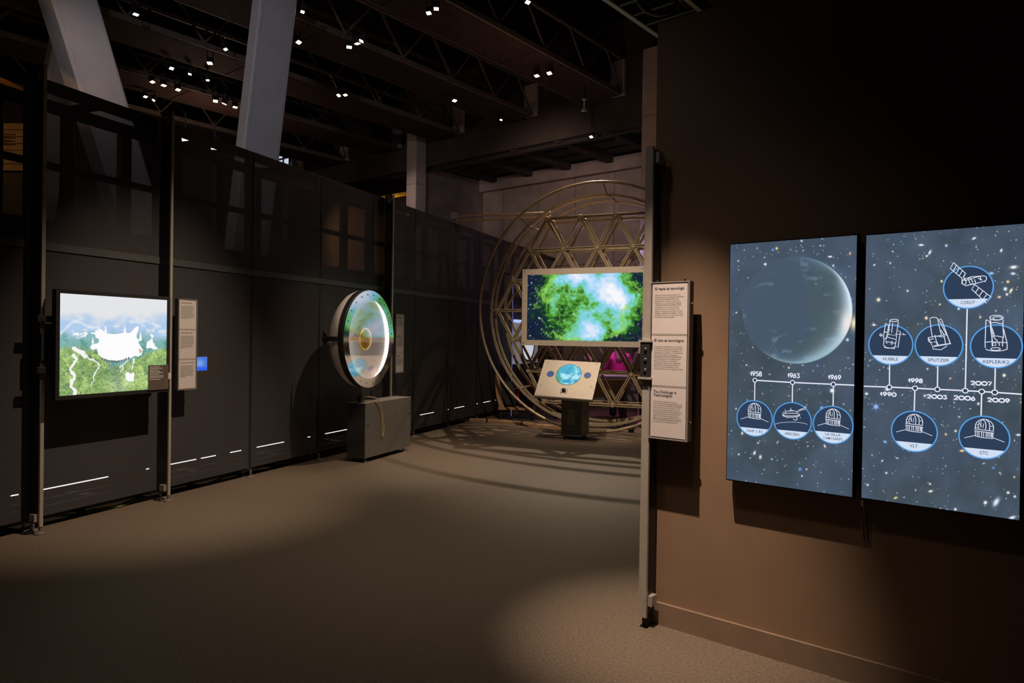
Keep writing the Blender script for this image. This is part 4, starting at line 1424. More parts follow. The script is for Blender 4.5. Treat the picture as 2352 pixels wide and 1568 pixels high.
def paint_fast(x, y):
    X, Y = (x - 120) * 6.03, (y - 660) * 6.03
    f = fbm(X / 160, Y / 130, 5)
    g = fbm(X / 26, Y / 26, 3)
    h = fbm(X / 60 + 9, Y / 60, 4)
    c = np.zeros(x.shape + (3,)) + np.array((228, 229, 232.0))
    hill = sstep(330, 520, Y + (f - .5) * 240)
    c = mixc(c, (176, 203, 236), hill)
    c = mixc(c, (214, 226, 240), hill * sstep(0.5, 0.68, fbm(X / 90 + 3, Y / 60, 4)))
    mid = sstep(560, 760, Y + (f - .5) * 200 + np.abs(X - 850) * -0.05)
    c = mixc(c, (128, 178, 172), mid)
    c = mixc(c, (98, 152, 140), mid * sstep(0.48, 0.62, h) * 0.8)
    ridge = 820 + 0.00045 * (X - 320) ** 2 * (X < 800) + (X >= 800) * (300 - 0.38 * (X - 800)) + (f - .5) * 120
    fore = sstep(-30, 60, Y - ridge)
    green = np.zeros(c.shape) + np.array((136, 168, 100.0))
    green = mixc(green, (172, 198, 120), sstep(0.46, 0.62, fbm(X / 110 + 5, Y / 110 + 2, 4)))
    green = mixc(green, (92, 124, 84), sstep(0.46, 0.62, g) * sstep(0.40, 0.56, h + 0.16 * np.exp(-((X - 680) / 260) ** 2)))
    green = mixc(green, (110, 136, 108), 0.7 * np.exp(-((X - 880 - 0.25 * (Y - 1200)) / 75) ** 2) * sstep(950, 1100, Y))
    green = mixc(green, (205, 222, 165), 0.45 * np.exp(-(((X - 830) / 110) ** 2 + ((Y - 1350) / 110) ** 2)) + 0.4 * np.exp(-((X - 1010) / 90) ** 2) * sstep(1000, 1200, Y))
    green = mixc(green, (74, 100, 76), .55 * sstep(.47, .56, fbm(X / 15 + 4, Y / 15, 3)) * np.clip(.25 + sstep(.42, .6, h) + .6 * np.exp(-(((X - 700) / 330) ** 2 + ((Y - 1200) / 280) ** 2)), 0, 1))
    green = green * 1.06 + 4
    green += (g[..., None] - .47) * 60 + (fbm(X / 9, Y / 9, 2)[..., None] - .37) * 60
    c = c * (1 - fore[..., None]) + green * fore[..., None]
    jx, jy = X + (fbm(X / 40, Y / 40, 3) - .47) * 46, Y + (fbm(X / 40 + 30, Y / 40, 3) - .47) * 46
    wh = (244, 244, 244)
    for pts, wd in (([(300, 850), (430, 920), (470, 950)], 30), ([(290, 930), (330, 1000), (260, 1100), (250, 1140), (310, 1230), (270, 1300), (260, 1370), (320, 1420), (310, 1480)], 22),
                    ([(480, 965), (560, 1000), (640, 1040), (640, 1120), (585, 1190), (575, 1230)], 11), ([(575, 1230), (570, 1300), (530, 1360)], 7), ([(1140, 990), (1115, 1060), (1108, 1130)], 7), ([(1040, 1020), (930, 1110)], 7), ([(980, 1090), (950, 1155)], 7)):
        c = mixc(c, wh, sstep(wd + 4, wd - 4, segdist(jx, jy, pts)))
    for p in ([(1010, 1190), (1050, 1150), (1070, 1190), (1130, 1180), (1125, 1290), (1080, 1305), (1020, 1280)], [(1300, 760), (1380, 700), (1400, 760), (1470, 860), (1380, 850), (1298, 830)], [(1355, 630), (1410, 665), (1385, 705), (1370, 680)]):
        c = mixc(c, (250, 250, 250), inpoly(jx, jy, p).astype(float))
    dish = [(640, 930), (620, 850), (560, 865), (520, 830), (545, 785), (640, 765), (650, 715), (600, 690), (595, 600), (665, 570), (720, 615), (770, 645), (880, 645), (1010, 625), (1080, 625), (1110, 590), (1160, 540), (1200, 535), (1190, 600), (1165, 660),
            (1180, 720), (1235, 710), (1190, 760), (1225, 820), (1262, 870), (1235, 930), (1190, 965), (1150, 945), (1050, 995), (900, 1020), (770, 1000), (690, 970)]
    c = mixc(c, (252, 252, 252), inpoly(X + (g - .47) * 14, Y + (h - .47) * 14, dish).astype(float))
    c = mixc(c, (210, 190, 172), inpoly(X, Y, [(1205, 840), (1255, 880), (1215, 920), (1198, 880)]).astype(float))
    for tx, ty, bw_, bh in ((738, 530, 20, 100), (1006, 510, 18, 120), (1222, 605, 22, 130), (562, 675, 18, 100)):
        c = mixc(c, (250, 250, 252), inpoly(X, Y, [(tx, ty), (tx + bw_, ty + bh), (tx - bw_, ty + bh)]).astype(float))
    for k in range(12):
        t_ = k / 11
        bx = 690 + 370 * t_
        by = 975 + 55 * math.sin(pi * (t_ * .9 + .08))
        c = mixc(c, (92, 110, 120), ((np.abs(X - bx) < 12) & (np.abs(Y - by) < 15)).astype(float) * .9)
    rr = np.random.default_rng(4)
    for k in range(26):
        bx, by = rr.uniform(285, 620), 625 + rr.uniform(-8, 60) * rr.uniform(0, 1)
        c = mixc(c, (248, 248, 248), ((np.abs(X - bx) < 14) & (np.abs(Y - by) < 7)).astype(float))
    for pts in ([(110, 640), (260, 490), (420, 430)], [(300, 460), (420, 500), (520, 560)], [(1170, 440), (1300, 470), (1490, 540)], [(1480, 610), (1590, 590)]):
        c = mixc(c, (226, 233, 242), np.exp(-(segdist(jx, jy, pts) / 16) ** 2) * .8)
    return c


aL = (PM.ab(137, 672)[0] + PM.ab(134.5, 909)[0]) / 2
aR = (PM.ab(384.5, 690)[0] + PM.ab(380, 891)[0]) / 2
bT = (PM.ab(137, 672)[1] + PM.ab(384.5, 690)[1]) / 2
bB = (PM.ab(134.5, 909)[1] + PM.ab(380, 891.5)[1]) / 2
t = thing('wall_monitor', 'large bright monitor showing an aerial photo of a white dish in green hills', 'monitor', PM.w((aL + aR) / 2, bB - 0.03, -0.05))
ca, cb = (aL + aR) / 2, (bT + bB) / 2
MB().bev(PM.w(ca, cb, -0.026), PM.r, PM.n, ZU, (aR - aL) / 2 + 0.03, 0.024, (bT - bB) / 2 + 0.03, 0.006).build('housing', M_BLACK, t)
fr = MB()
for a in (aL - 0.016, aR + 0.016):
    fr.box(PM.w(a, cb, 0.003), PM.r, PM.n, ZU, 0.016, 0.005, (bT - bB) / 2 + 0.032)
for b in (bB - 0.016, bT + 0.016):
    fr.box(PM.w(ca, b, 0.003), PM.r, PM.n, ZU, (aR - aL) / 2, 0.005, 0.016)
fr.build('bezel', M_FRAME, t)
picture('picture', PM.w(aL, bT, 0.001), PM.w(aR, bT, 0.001), PM.w(aL, bB, 0.001), 290, 270, paint_fast, t, 1.0)
for b in (cb - 0.2, cb + 0.2):
    MB().bar(PM.w(aL - 0.12, b, -0.085), PM.w(aR + 0.06, b, -0.085), 0.03, 0.05).build('mount_bar', M_BLACK, t)
# dark caption card clipped on the lower right corner
PC = PM.shifted(0.014)
x0, y1_ = PC.ab(341, 839)
x1, y0_ = PC.ab(386, 893)
t = thing('caption_card', 'brown caption card with pale lines on the lower right corner of the bright monitor', 'card', PC.w((x0 + x1) / 2, y0_))
card = MB().bev(PC.w((x0 + x1) / 2, (y0_ + y1_) / 2, 0), PC.r, ZU, PC.n, (x1 - x0) / 2, (y1_ - y0_) / 2, 0.003, 0.002).build('card', M_BROWNCARD, t)
m = MB()
W2, H2 = x1 - x0, y1_ - y0_
for i, (yy, ww) in enumerate(((.055, .5), (.115, .65), (.175, .44), (.235, .52), (.295, .65), (.355, .46), (.42, .68), (.475, .70), (.555, .53))):
    x = x0 + .05 * W2
    e = x0 + (.05 + ww) * W2
    rd = random.Random(i)
    while x < e - 0.004:
        L = min(rd.uniform(.012, .03), e - x)
        m.fan(PC, [(x, y1_ - (yy + .03) * H2), (x + L, y1_ - (yy + .03) * H2), (x + L, y1_ - yy * H2), (x, y1_ - yy * H2)], 0.0036)
        x += L + 0.004
m.build('lettering', M_PALEINK, card)
xa, ya = PC.ab(386, 856)
xb, yb = PC.ab(391.5, 870)
MB().box(PC.w((xa + xb) / 2, (ya + yb) / 2, 0.0), PC.r, PC.n, ZU, (xb - xa) / 2, 0.004, abs(ya - yb) / 2).build('white_clip', mat('white_tab', (0.62, 0.55, 0.48), 0.6), t)

# small blue screen glowing behind the mesh
PBL = LW.shifted(OM - 0.30)
x0, y1_ = PBL.ab(451, 819.5)
x1, y0_ = PBL.ab(475.5, 850)
t = thing('blue_screen', 'small blue glowing screen behind the mesh right of the text sign', 'screen', PBL.w((x0 + x1) / 2, y0_))
MB().box(PBL.w((x0 + x1) / 2, (y0_ + y1_) / 2, -0.02), PBL.r, PBL.n, ZU, (x1 - x0) / 2 + 0.01, 0.018, (y1_ - y0_) / 2 + 0.01).build('housing', M_BLACK, t)


def paint_blue(x, y):
    d = np.hypot((x - 459) / 9, (y - 834) / 9)
    c = np.zeros(x.shape + (3,)) + np.array((62, 118, 225.0))
    c = mixc(c, (120, 175, 250), np.exp(-d * d))
    return mixc(c, (0, 96, 250), sstep(841, 845, y))


picture('picture', PBL.w(x0, y1_, 0.001), PBL.w(x1, y1_, 0.001), PBL.w(x0, y0_, 0.001), 30, 36, paint_blue, t, 4.2)
MB().bar(PBL.w((x0 + x1) / 2, y0_ - 0.01, -0.03), PBL.w((x0 + x1) / 2, 0.1, -0.03), 0.04, 0.03).build('stand', M_BLACK, t)

# ================================================================== ROUND MIRROR EXHIBIT
OR = 0.52
PR = LW.shifted(OR)
ca, cb = PR.ab(849.5, 778.5)
RR = (PR.ab(849, 665.5)[1] - PR.ab(849, 892)[1]) / 2
CR = PR.w(ca, cb)
ROT = Matrix.Rotation(math.radians(3.2), 3, 'Z')
nM, uM = ROT @ nL, ROT @ uL
t = thing('round_mirror', 'round mirror exhibit with glowing white edge and gold centre', 'mirror', PR.w(ca, 0.9, 0))
MB().revolve(CR, nM, [(RR * .985, -0.005), (RR, -0.012), (RR, -0.07), (RR * .96, -0.075), (RR * .93, -0.07), (RR * .93, -0.005)], 72, ZU, True).build('drum', M_BLACK, t, False)
m_ann = mat('annulus_gloss', (0.58, 0.60, 0.62), 0.07, 1.0, 0.02, 5)
MB().revolve(CR, nM, [(RR * .80, 0.0), (RR * .80, 0.006), (RR * .985, 0.006), (RR * .985, 0.0)], 72, ZU, True).build('front_ring', m_ann, t, False)
MB().revolve(CR, nM, [(RR * .99, -0.07), (RR * .985, -0.11), (RR * .95, -0.17), (RR * .84, -0.25), (RR * .6, -0.31), (RR * .3, -0.35), (0, -0.36)], 72, ZU).build('back_shell', M_DISH, t, True)
MB().revolve(CR, nM, [(RR * .93, -0.09), (RR * .80, -0.14), (RR * .6, -0.20), (RR * .3, -0.235), (0, -0.245)], 72, ZU).build('dish', mat('dish_mirror', (0.62, 0.55, 0.52), 0.2, 0.55, 0.03, 3), t, True)
MB().revolve(CR, nM, [(RR * .925, -0.03), (RR * .925, -0.085), (RR * .905, -0.085), (RR * .905, -0.03)], 72, ZU, True).build('light_ring', emitter('ring_light', (1.0, 0.95, 0.95), 3.2), t)
acr = mix_mat('clear_acrylic', 0.36, (0.95, 0.95, 0.97), 0.04, metal=1.0)
MB().revolve(CR, nM, [(RR * .80, 0.003), (0, 0.003)], 72, ZU).build('front_pane', acr, t)
MB().revolve(CR + nM * -0.06, nM, [(0, 0.045), (RR * .08, 0.041), (RR * .15, 0.03), (RR * .21, 0.013), (RR * .24, -0.008), (RR * .2, -0.02), (0, -0.02)], 40, ZU).build('secondary_mirror', M_GOLD, t, True)
MB().tube(CR - nM * 0.06, CR - nM * 0.24, 0.02, 12).build('secondary_stem', M_GOLD, t)
for k in range(24):
    a = 2 * pi * (k + .5) / 24
    d = uM * math.cos(a) + ZU * math.sin(a)
    MB().tube(CR + d * (RR * .90) + nM * 0.006, CR + d * (RR * .90) + nM * 0.010, 0.008, 8).build('screw', M_CHROME if math.sin(a) < 0 else M_BLACK, t)
for k in range(16):
    a = 2 * pi * (k + .5) / 16
    d = uM * math.cos(a) + ZU * math.sin(a)
    MB().tube(CR + d * RR - nM * 0.03, CR + d * (RR + 0.006) - nM * 0.03, 0.006, 8).build('side_screw', M_CHROME, t)
for sgn in (-1, 1):
    e = CR + uM * (sgn * (RR + 0.005)) - nM * 0.07
    f_ = e - nM * 0.20
    ar = MB()
    ar.bar(e, f_, 0.03, 0.055)
    ar.build('arm', M_BLACK, t)
    pl_ = MB().poly([f_ + ZU * .10, f_ + ZU * .03 + nM * .07, f_ - ZU * .03 + nM * .07, f_ - ZU * .11], 0.012, uM).build('bracket', M_BLACK, t)
    for q in (-.06, -.03, 0.0):
        MB().tube(f_ + ZU * (q - .02) + nM * 0.02 - uM * 0.004, f_ + ZU * (q - .02) + nM * 0.02 - uM * 0.012, 0.010, 10).build('bolt', M_CHROME, pl_)
    if sgn > 0:
        MB().bar(f_, lw(f_.dot(uL), OM, f_.z), 0.012, 0.02).build('wall_bar', M_BLACK, t)

# steel box under the mirror
q0 = at_z(837.5, 1063)
s_b = q0.dot(uL)
o_b = q0.dot(nL) - dL
LB, WB, ZB0, ZB1 = 1.12, 0.27, 0.055, 0.742
t = thing('steel_box', 'brushed steel box cabinet on small feet below the round mirror', 'box', lw(s_b + LB / 2, o_b - WB / 2, 0))
MB().bev(lw(s_b + LB / 2, o_b - WB / 2, (ZB0 + ZB1) / 2), uL, ZU, nL, LB / 2 - 0.004, (ZB1 - ZB0) / 2 - 0.004, WB / 2 - 0.004, 0.006).build('body', M_FRAME, t)
MB().box(lw(s_b + LB / 2, o_b - 0.002, (ZB0 + ZB1) / 2), uL, nL, ZU, LB / 2, 0.003, (ZB1 - ZB0) / 2).build('front_panel', M_STEEL, t)
MB().box(lw(s_b - 0.0, o_b - WB / 2, (ZB0 + ZB1) / 2), uL, nL, ZU, 0.003, WB / 2 - 0.004, (ZB1 - ZB0) / 2).build('side_panel', mat('dark_steel', (0.10, 0.098, 0.09), 0.25, 0.7, 0.1, 20), t)
MB().box(lw(s_b + LB / 2, o_b - WB / 2, ZB1 + 0.002), uL, nL, ZU, LB / 2 + 0.002, WB / 2 + 0.002, 0.004).build('top_panel', M_ALUB, t)
for a, o2 in ((0.05, -0.03), (LB - 0.13, -0.03), (0.05, -WB + 0.04), (LB - 0.13, -WB + 0.04)):
    fm = MB()
    fm.tube(lw(s_b + a, o_b + o2, 0.01), lw(s_b + a, o_b + o2, ZB0 + 0.005), 0.01, 8)
    fm.revolve(lw(s_b + a, o_b + o2, 0), (0, 0, 1), [(0.03, 0), (0.03, 0.008), (0.012, 0.014)], 14)
    fm.build('foot', M_STEEL, t)
for a, z in ((0.03, 0.47), (LB - 0.07, 0.53), (0.70, 0.525)):
    MB().box(lw(s_b + a + 0.03, o_b + 0.003, z), uL, nL, ZU, 0.024 if a != 0.70 else 0.008, 0.004, 0.006).build('latch', M_CHROME, t)
for a in (0.62, LB - 0.03):
    MB().tube(lw(s_b + a, o_b - 0.2, ZB1 + 0.004), lw(s_b + a, o_b - 0.2, ZB1 + 0.014), 0.008, 8).build('screw', M_CHROME, t)
# black fitting on the box with a cable hanging over the front
jb = lw(s_b + 0.07, o_b - 0.13, ZB1 + 0.006)
t = thing('cable_fitting', 'black cylinder fitting with a tan cable on top of the steel box', 'fitting', jb)
MB().tube(jb, jb + ZU * 0.088, 0.033, 20).build('cylinder', M_BLACK, t, False)
MB().tube(jb + ZU * 0.088, jb + ZU * 0.094, 0.036, 20).build('rim', M_RAIL, t, False)
cp = [jb + ZU * .075 + nL * .03, jb + ZU * .07 + nL * .08 + uL * .08, jb + ZU * .045 + nL * .13 + uL * .17, jb - ZU * .02 + nL * .146 + uL * .24, jb - ZU * .12 + nL * .146 + uL * .28, jb - ZU * .24 + nL * .146 + uL * .315, jb - ZU * .33 + nL * .148 + uL * .335,
      jb - ZU * .40 + nL * .15 + uL * .33, jb - ZU * .45 + nL * .15 + uL * .31, jb - ZU * .455 + nL * .15 + uL * .295, jb - ZU * .40 + nL * .15 + uL * .288, jb - ZU * .28 + nL * .15 + uL * .29, jb - ZU * .14 + nL * .148 + uL * .26, jb - ZU * .03 + nL * .147 + uL * .20, jb + ZU * .012 + nL * .12 + uL * .12, jb + ZU * .014 + nL * .04 + uL * .02]


def smooth_path(P, k=4):
    out = []
    n_ = len(P)
    for i in range(n_ - 1):
        p0, p1, p2, p3 = P[max(i - 1, 0)], P[i], P[i + 1], P[min(i + 2, n_ - 1)]
        for j in range(k):
            s = j / k
            out.append(0.5 * ((2 * p1) + (p2 - p0) * s + (2 * p0 - 5 * p1 + 4 * p2 - p3) * s * s + (3 * p1 - p0 - 3 * p2 + p3) * s ** 3))
    out.append(P[-1])
    return out


MB().path(smooth_path(cp), 0.0055, 7).build('cable', mat('tan_cable', (0.55, 0.42, 0.20), 0.5), t, True)

# ================================================================== SEGMENTED TELESCOPE FRAME
TH = math.radians(66.5)
rD = Vector((math.sin(TH), -math.cos(TH), 0))         # right along the frame
CD = at_y(1357, 700, 11.75)
CD.z = 0
PDm = Plane(CD, rD)                                    # plane of the outer ring
ND = -PDm.n                                            # away from the viewer
t = thing('telescope_frame', 'large hexagon truss of triangles inside bronze rings, behind the green screen', 'telescope model', CD)


def ring(R, dep, zc, r, da=0.0, name='ring', seg=96, flat=None):
    m = MB()
    if flat:
        m.revolve(CD + ND * dep + rD * da + ZU * zc, ND, [(R - flat[0] / 2, 0), (R + flat[0] / 2, 0), (R + flat[0] / 2, flat[1]), (R - flat[0] / 2, flat[1])], seg, ZU, True)
    else:
        m.path([CD + ND * dep + rD * (da + R * math.cos(a)) + ZU * (zc + R * math.sin(a)) for a in np.linspace(0, 2 * pi, seg + 1)[:-1]], r, 8, True)
    return m.build(name, M_TELE, t, not flat)


ring(2.10, 0.0, 2.13, 0.024, 0.02, 'outer_ring')
ring(1.985, 0.28, 2.09, 0, 0.0, 'inner_ring', flat=(0.042, 0.03))
ring(1.985, 0.46, 2.09, 0, 0.0, 'inner_ring', flat=(0.036, 0.03))
ring(1.96, 0.80, 2.09, 0, 0.02, 'inner_ring', flat=(0.045, 0.03))
for a in np.radians([85, 180, 225, 130, 315, 20]):
    d = rD * math.cos(a) + ZU * math.sin(a)
    MB().tube(CD + d * 2.09 + ZU * 2.13, CD + d * 1.985 + ZU * 2.09 + ND * 0.28, 0.009, 6).build('tie_rod', M_STEELD, t)
    MB().bar(CD + d * 1.985 + ZU * 2.09 + ND * 0.28, CD + d * 1.97 + ZU * 2.09 + ND * 0.82, 0.03, 0.03).build('spacer', M_TELE, t)
# small stands under the rings
for sx in (-0.55, 0.6):
    MB().bar(CD + rD * sx + ND * 0.5 + ZU * 0.0, CD + rD * sx + ND * 0.5 + ZU * 0.24, 0.09, 0.09).build('ground_stand', M_STEELD, t)
aH = 0.627
for lay, (dep, sc, w_) in enumerate(((0.34, 1.0, 0.054), (0.62, 0.985, 0.042))):
    nodes = {}
    for j in range(-3, 4):
        n_ = 7 - abs(j)
        for i in range(n_):
            nodes[(j, i)] = CD + ND * dep + rD * ((i - (n_ - 1) / 2) * aH * sc) + ZU * (2.09 + j * aH * 0.866 * sc)
    keys = list(nodes)
    for i1 in range(len(keys)):
        for i2 in range(i1):
            p, q = nodes[keys[i1]], nodes[keys[i2]]
            if abs((p - q).length - aH * sc) < 0.02:
                d = (q - p).normalized() * 0.045
                sd_ = d.normalized().cross(ND).normalized() * (w_ * 0.31)
                st_ = MB()
                st_.bar(p + d + sd_, q - d + sd_, w_ * 0.36, w_ * 0.8, ND)
                st_.bar(p + d - sd_, q - d - sd_, w_ * 0.36, w_ * 0.8, ND)
                st_.bar(p + d + ND * (w_ * 0.22), q - d + ND * (w_ * 0.22), w_ * 0.4, w_ * 0.3, ND)
                st_.build('strut', M_TELE, t)
    hub = None
    for kk in keys:
        if hub is None:
            hub = MB().revolve(nodes[kk] - ND * 0.035, ND, [(0, 0), (0.034, 0), (0.044, 0.012), (0.044, 0.055), (0.034, 0.07), (0, 0.07)], 12, ZU).build('hub', M_TELE, t)
            base = nodes[kk].copy()
        else:
            inst('hub', hub, t, nodes[kk] - base)
    if lay == 0:
        front = dict(nodes)
for kk in front:
    if kk[0] in (-3, 3) or (kk[0] + kk[1]) % 3 == 0:
        MB().bar(front[kk], nodes[kk], 0.03, 0.03).build('layer_spacer', M_STEELD, t)

# long tie beam from the partition top to the telescope frame
b0_, b1_ = at_y(1043, 497.5, 12.3), at_y(1264, 488, 12.95)
t = thing('tie_beam', 'double aluminium tie beam from the mesh partition to the telescope top', 'beam', (b0_ + b1_) / 2)
for dz in (0.0, -0.075):
    MB().bar(b0_ + ZU * dz, b1_ + ZU * dz, 0.05, 0.035).build('rail', M_TELE, t)
MB().box(b0_ + ZU * 0.01, Vector((1, 0, 0)), Vector((0, 1, 0)), ZU, 0.05, 0.05, 0.06).build('end_bracket', M_ALUB, t)

# green nebula screen
PG = PDm.shifted(0.13)


def paint_neb(x, y):
    X, Y = (x - 1190) * 7.468, (y - 600) * 7.468
    wx = X + (fbm(X / 190, Y / 190, 4) - .47) * 300
    wy = Y + (fbm(X / 190 + 50, Y / 190 + 20, 4) - .47) * 300

    def bl(cx, cy, sx, sy, k=1.0):
        return k * np.exp(-(((wx - cx) / sx) ** 2 + ((wy - cy) / sy) ** 2))
    D = bl(1500, 480, 360, 330, 1.0) + bl(1050, 290, 230, 170, .92) + bl(1250, 1220, 270, 250, 1.0) + bl(1700, 680, 260, 200, .68) + bl(1330, 900, 420, 260, .25)
    D += bl(620, 560, 300, 420, .40) + bl(720, 320, 200, 150, .22) + bl(900, 820, 330, 250, .30) + bl(800, 1300, 220, 150, .45) + bl(1900, 650, 260, 420, .36) + bl(1750, 1100, 220, 170, .42) + bl(1300, 240, 500, 120, .25)
    D -= bl(1350, 800, 300, 90, .22) + bl(760, 800, 160, 160, .12) + bl(1330, 260, 170, 80, .35) + bl(250, 900, 180, 600, .1)
    f = fbm(X / 120 + 20, Y / 120 + 3, 6)
    rid = 1 - np.abs(2 * fbm(X / 75 + 60, Y / 75, 5) - 0.95) * 2.2
    D = D + (f - .47) * .62 + (fbm(X / 44 + 3, Y / 44 + 70, 4) - .47) * .30 + (rid - .5) * .14 * np.exp(-((D - .35) / .22) ** 2)
    stops = [(-.1, (22, 32, 54)), (.10, (24, 40, 54)), (.22, (24, 66, 34)), (.36, (52, 116, 36)), (.47, (94, 164, 60)), (.58, (110, 200, 146)), (.70, (124, 208, 222)), (.92, (172, 216, 250)), (1.15, (222, 232, 250)), (1.40, (248, 248, 252))]
    xs = [s[0] for s in stops]
    c = np.stack([np.interp(D, xs, [s[1][k] for s in stops]) for k in range(3)], -1)
    edge = np.exp(-((D - .33) / .05) ** 2) * sstep(.55, .8, rid)
    c = mixc(c, (196, 236, 120), np.clip(edge, 0, 1) * .3)
    jx, jy = X + (fbm(X / 50, Y / 50, 4) - .47) * 160, Y + (fbm(X / 50 + 30, Y / 50, 4) - .47) * 160
    for pts, wd, kk in (([(600, 240), (500, 480), (420, 560), (450, 690), (560, 640)], 42, .75), ([(640, 1230), (700, 1330), (900, 1340), (1050, 1330)], 44, .8), ([(1880, 780), (1790, 840), (1780, 960), (1840, 1080), (1740, 1200), (1560, 1290)], 40, .7), ([(300, 760), (340, 680), (240, 820)], 16, .6), ([(430, 1200), (540, 1270)], 16, .7), ([(350, 980), (420, 1030)], 14, .6), ([(1900, 360), (2050, 420), (2100, 520)], 30, .5), ([(280, 450), (360, 520)], 18, .5)):
        c = mixc(c, (150, 214, 92), kk * np.exp(-(segdist(jx, jy, pts) / wd) ** 2))
    r = np.random.default_rng(21)
    for i in range(420):
        sx, sy = r.uniform(1208, 1482), r.uniform(624, 786)
        sr = r.choice([.45, .6, .8, 1.15], p=[.4, .35, .18, .07])
        idx = np.nonzero((np.abs(x - sx) < 4) & (np.abs(y - sy) < 4))[0]
        d2 = ((x[idx] - sx) ** 2 + (y[idx] - sy) ** 2) / sr ** 2
        k = np.clip(np.exp(-d2 * .6) * r.uniform(.5, 1.1), 0, 1)
        c[idx] = c[idx] * (1 - k[:, None]) + np.array((225, 250, 235)) * k[:, None]
    return c


gx0, gy1 = PG.ab(1212.5, 630)
gx1, gy0 = PG.ab(1475, 784)
gy1 = (PG.ab(1212, 631)[1] + PG.ab(1477, 626)[1]) / 2
gy0 = (PG.ab(1210, 780)[1] + PG.ab(1474, 785)[1]) / 2
ox0, oy1 = PG.ab(1199.5, 700)[0], (PG.ab(1200, 618)[1] + PG.ab(1482, 611.5)[1]) / 2
ox1, oy0 = PG.ab(1480, 700)[0], (PG.ab(1198, 792)[1] + PG.ab(1478, 798)[1]) / 2
t = thing('nebula_screen', 'wide beige framed screen showing a green and white nebula', 'screen', PG.w((ox0 + ox1) / 2, oy0, -0.05))
ca, cb = (ox0 + ox1) / 2, (oy0 + oy1) / 2
MB().bev(PG.w(ca, cb, -0.065), PG.r, PG.n, ZU, (ox1 - ox0) / 2, 0.06, (oy1 - oy0) / 2, 0.006).build('case', M_BEIGE, t)
fr = MB()
for (a0_, a1_, b0q, b1q) in ((ox0, gx0, oy0, oy1), (gx1, ox1, oy0, oy1), (gx0, gx1, gy1, oy1), (gx0, gx1, oy0, gy0)):
    fr.box(PG.w((a0_ + a1_) / 2, (b0q + b1q) / 2, 0.003), PG.r, PG.n, ZU, (a1_ - a0_) / 2, 0.008, (b1q - b0q) / 2)
fr.build('frame', M_BEIGE, t)
picture('picture', PG.w(gx0, gy1, 0.002), PG.w(gx1, gy1, 0.002), PG.w(gx0, gy0, 0.002), 320, 190, paint_neb, t, 1.0)
for a, b in ((ox0 + .04, oy0 + .04), (ox0 + .04, oy1 - .04), (ox1 - .04, oy1 - .04), (ox1 - .04, oy0 + .04)):
    MB().tube(PG.w(a, b, 0.010), PG.w(a, b, 0.014), 0.010, 8).build('screw', M_RUBBER, t)
for a in (ca - .5, ca + .5):
    MB().bar(PG.w(a, cb, -0.12), PG.w(a, cb, -0.45), 0.06, 0.06).build('mount', M_STEELD, t)

# ================================================================== TILTED LECTERN
e_bl, e_br = at_y(1224.5, 906, 10.72), at_y(1359.5, 916, 10.40)
e_tl, e_tr = at_y(1254.5, 827, 11.14), at_y(1381.5, 831, 10.82)
xr = (e_br - e_bl).normalized()
yu = ((e_tl + e_tr) / 2 - (e_bl + e_br) / 2)
yu = (yu - xr * yu.dot(xr))
hL = yu.length
yu.normalize()
nn = xr.cross(yu).normalized()                          # out of the sloping face
if nn.z < 0:
    nn = -nn
wL = ((e_br - e_bl).length + (e_tr - e_tl).length) / 2
cL = (e_bl + e_br + e_tl + e_tr) / 4
bs = at_y(1320.5, 1003, 11.12)
bs.z = 0.0
t = thing('touch_lectern', 'sloping beige lectern with round screen, two blue buttons and a knob', 'lectern', bs)
sh_ = -nn * 0.02
MB().bev(cL + sh_, xr, yu, nn, wL / 2, hL / 2, 0.02, 0.008).build('sloping_top', M_BEIGE, t)
MB().bev(cL - yu * (hL / 2 + 0.004) - nn * 0.035, yu, nn, xr, 0.016, 0.035, wL / 2, 0.010).build('front_lip', M_ALUB, t)


def q2(px, py):
    d = ray(px, py)
    k = (cL - EYE).dot(nn) / d.dot(nn)
    return EYE + d * k


def disc(c, rx, name, m_, h=0.004):
    return MB().revolve(c, nn, [(0, 0), (rx, 0), (rx, h), (0, h)], 40, yu).build(name, m_, t)


cc = q2(1306, 860)
rc = ((q2(1336, 858) - q2(1277, 861)).length) / 2


def paint_disc(x, y):
    f = fbm(x / 16, y / 12, 5)
    g = fbm(x / 7 + 8, y / 7, 4)
    c = np.zeros(x.shape + (3,)) + np.array((84, 178, 206.0))
    c = mixc(c, (176, 232, 246), sstep(.42, .62, f + (y - 860) * .004))
    c = mixc(c, (60, 150, 190), sstep(.5, .62, g) * .6)
    c = mixc(c, (86, 160, 128), sstep(1300, 1284, x) * sstep(.35, .5, g) * .8)
    return c


disc(cc, rc * 1.015, 'screen_rim', M_BLACK, 0.003)
TLd, TRd, BLd = cc - xr * rc + yu * rc + nn * .004, cc + xr * rc + yu * rc + nn * .004, cc - xr * rc - yu * rc + nn * .004
picture('round_picture', TLd, TRd, BLd, 150, 150, paint_disc, t, 1.0, disc=True)
for px, py in ((1264.5, 858.5), (1349.5, 862)):
    disc(q2(px, py), (q2(px + 8.2, py) - q2(px - 8.2, py)).length / 2, 'blue_button', M_BLUE, 0.006)
for px, py in ((1258.5, 832.5), (1370.5, 836.5), (1242.5, 883), (1356.5, 888)):
    disc(q2(px, py), 0.007, 'screw', M_RUBBER, 0.003)
kc = q2(1295, 897.5)
MB().revolve(kc, nn, [(0, 0.05), (0.018, 0.05), (0.026, 0.042), (0.028, 0.006), (0.034, 0.0)], 24, yu).build('knob', M_RUBBER, t, True)
m = MB()
for a0_, a1_ in ((200, 335), (20, 160)):
    pts = [kc + nn * .002 + (xr * math.cos(math.radians(a)) + yu * math.sin(math.radians(a))) * 0.052 for a in np.linspace(-40, 220, 22)]
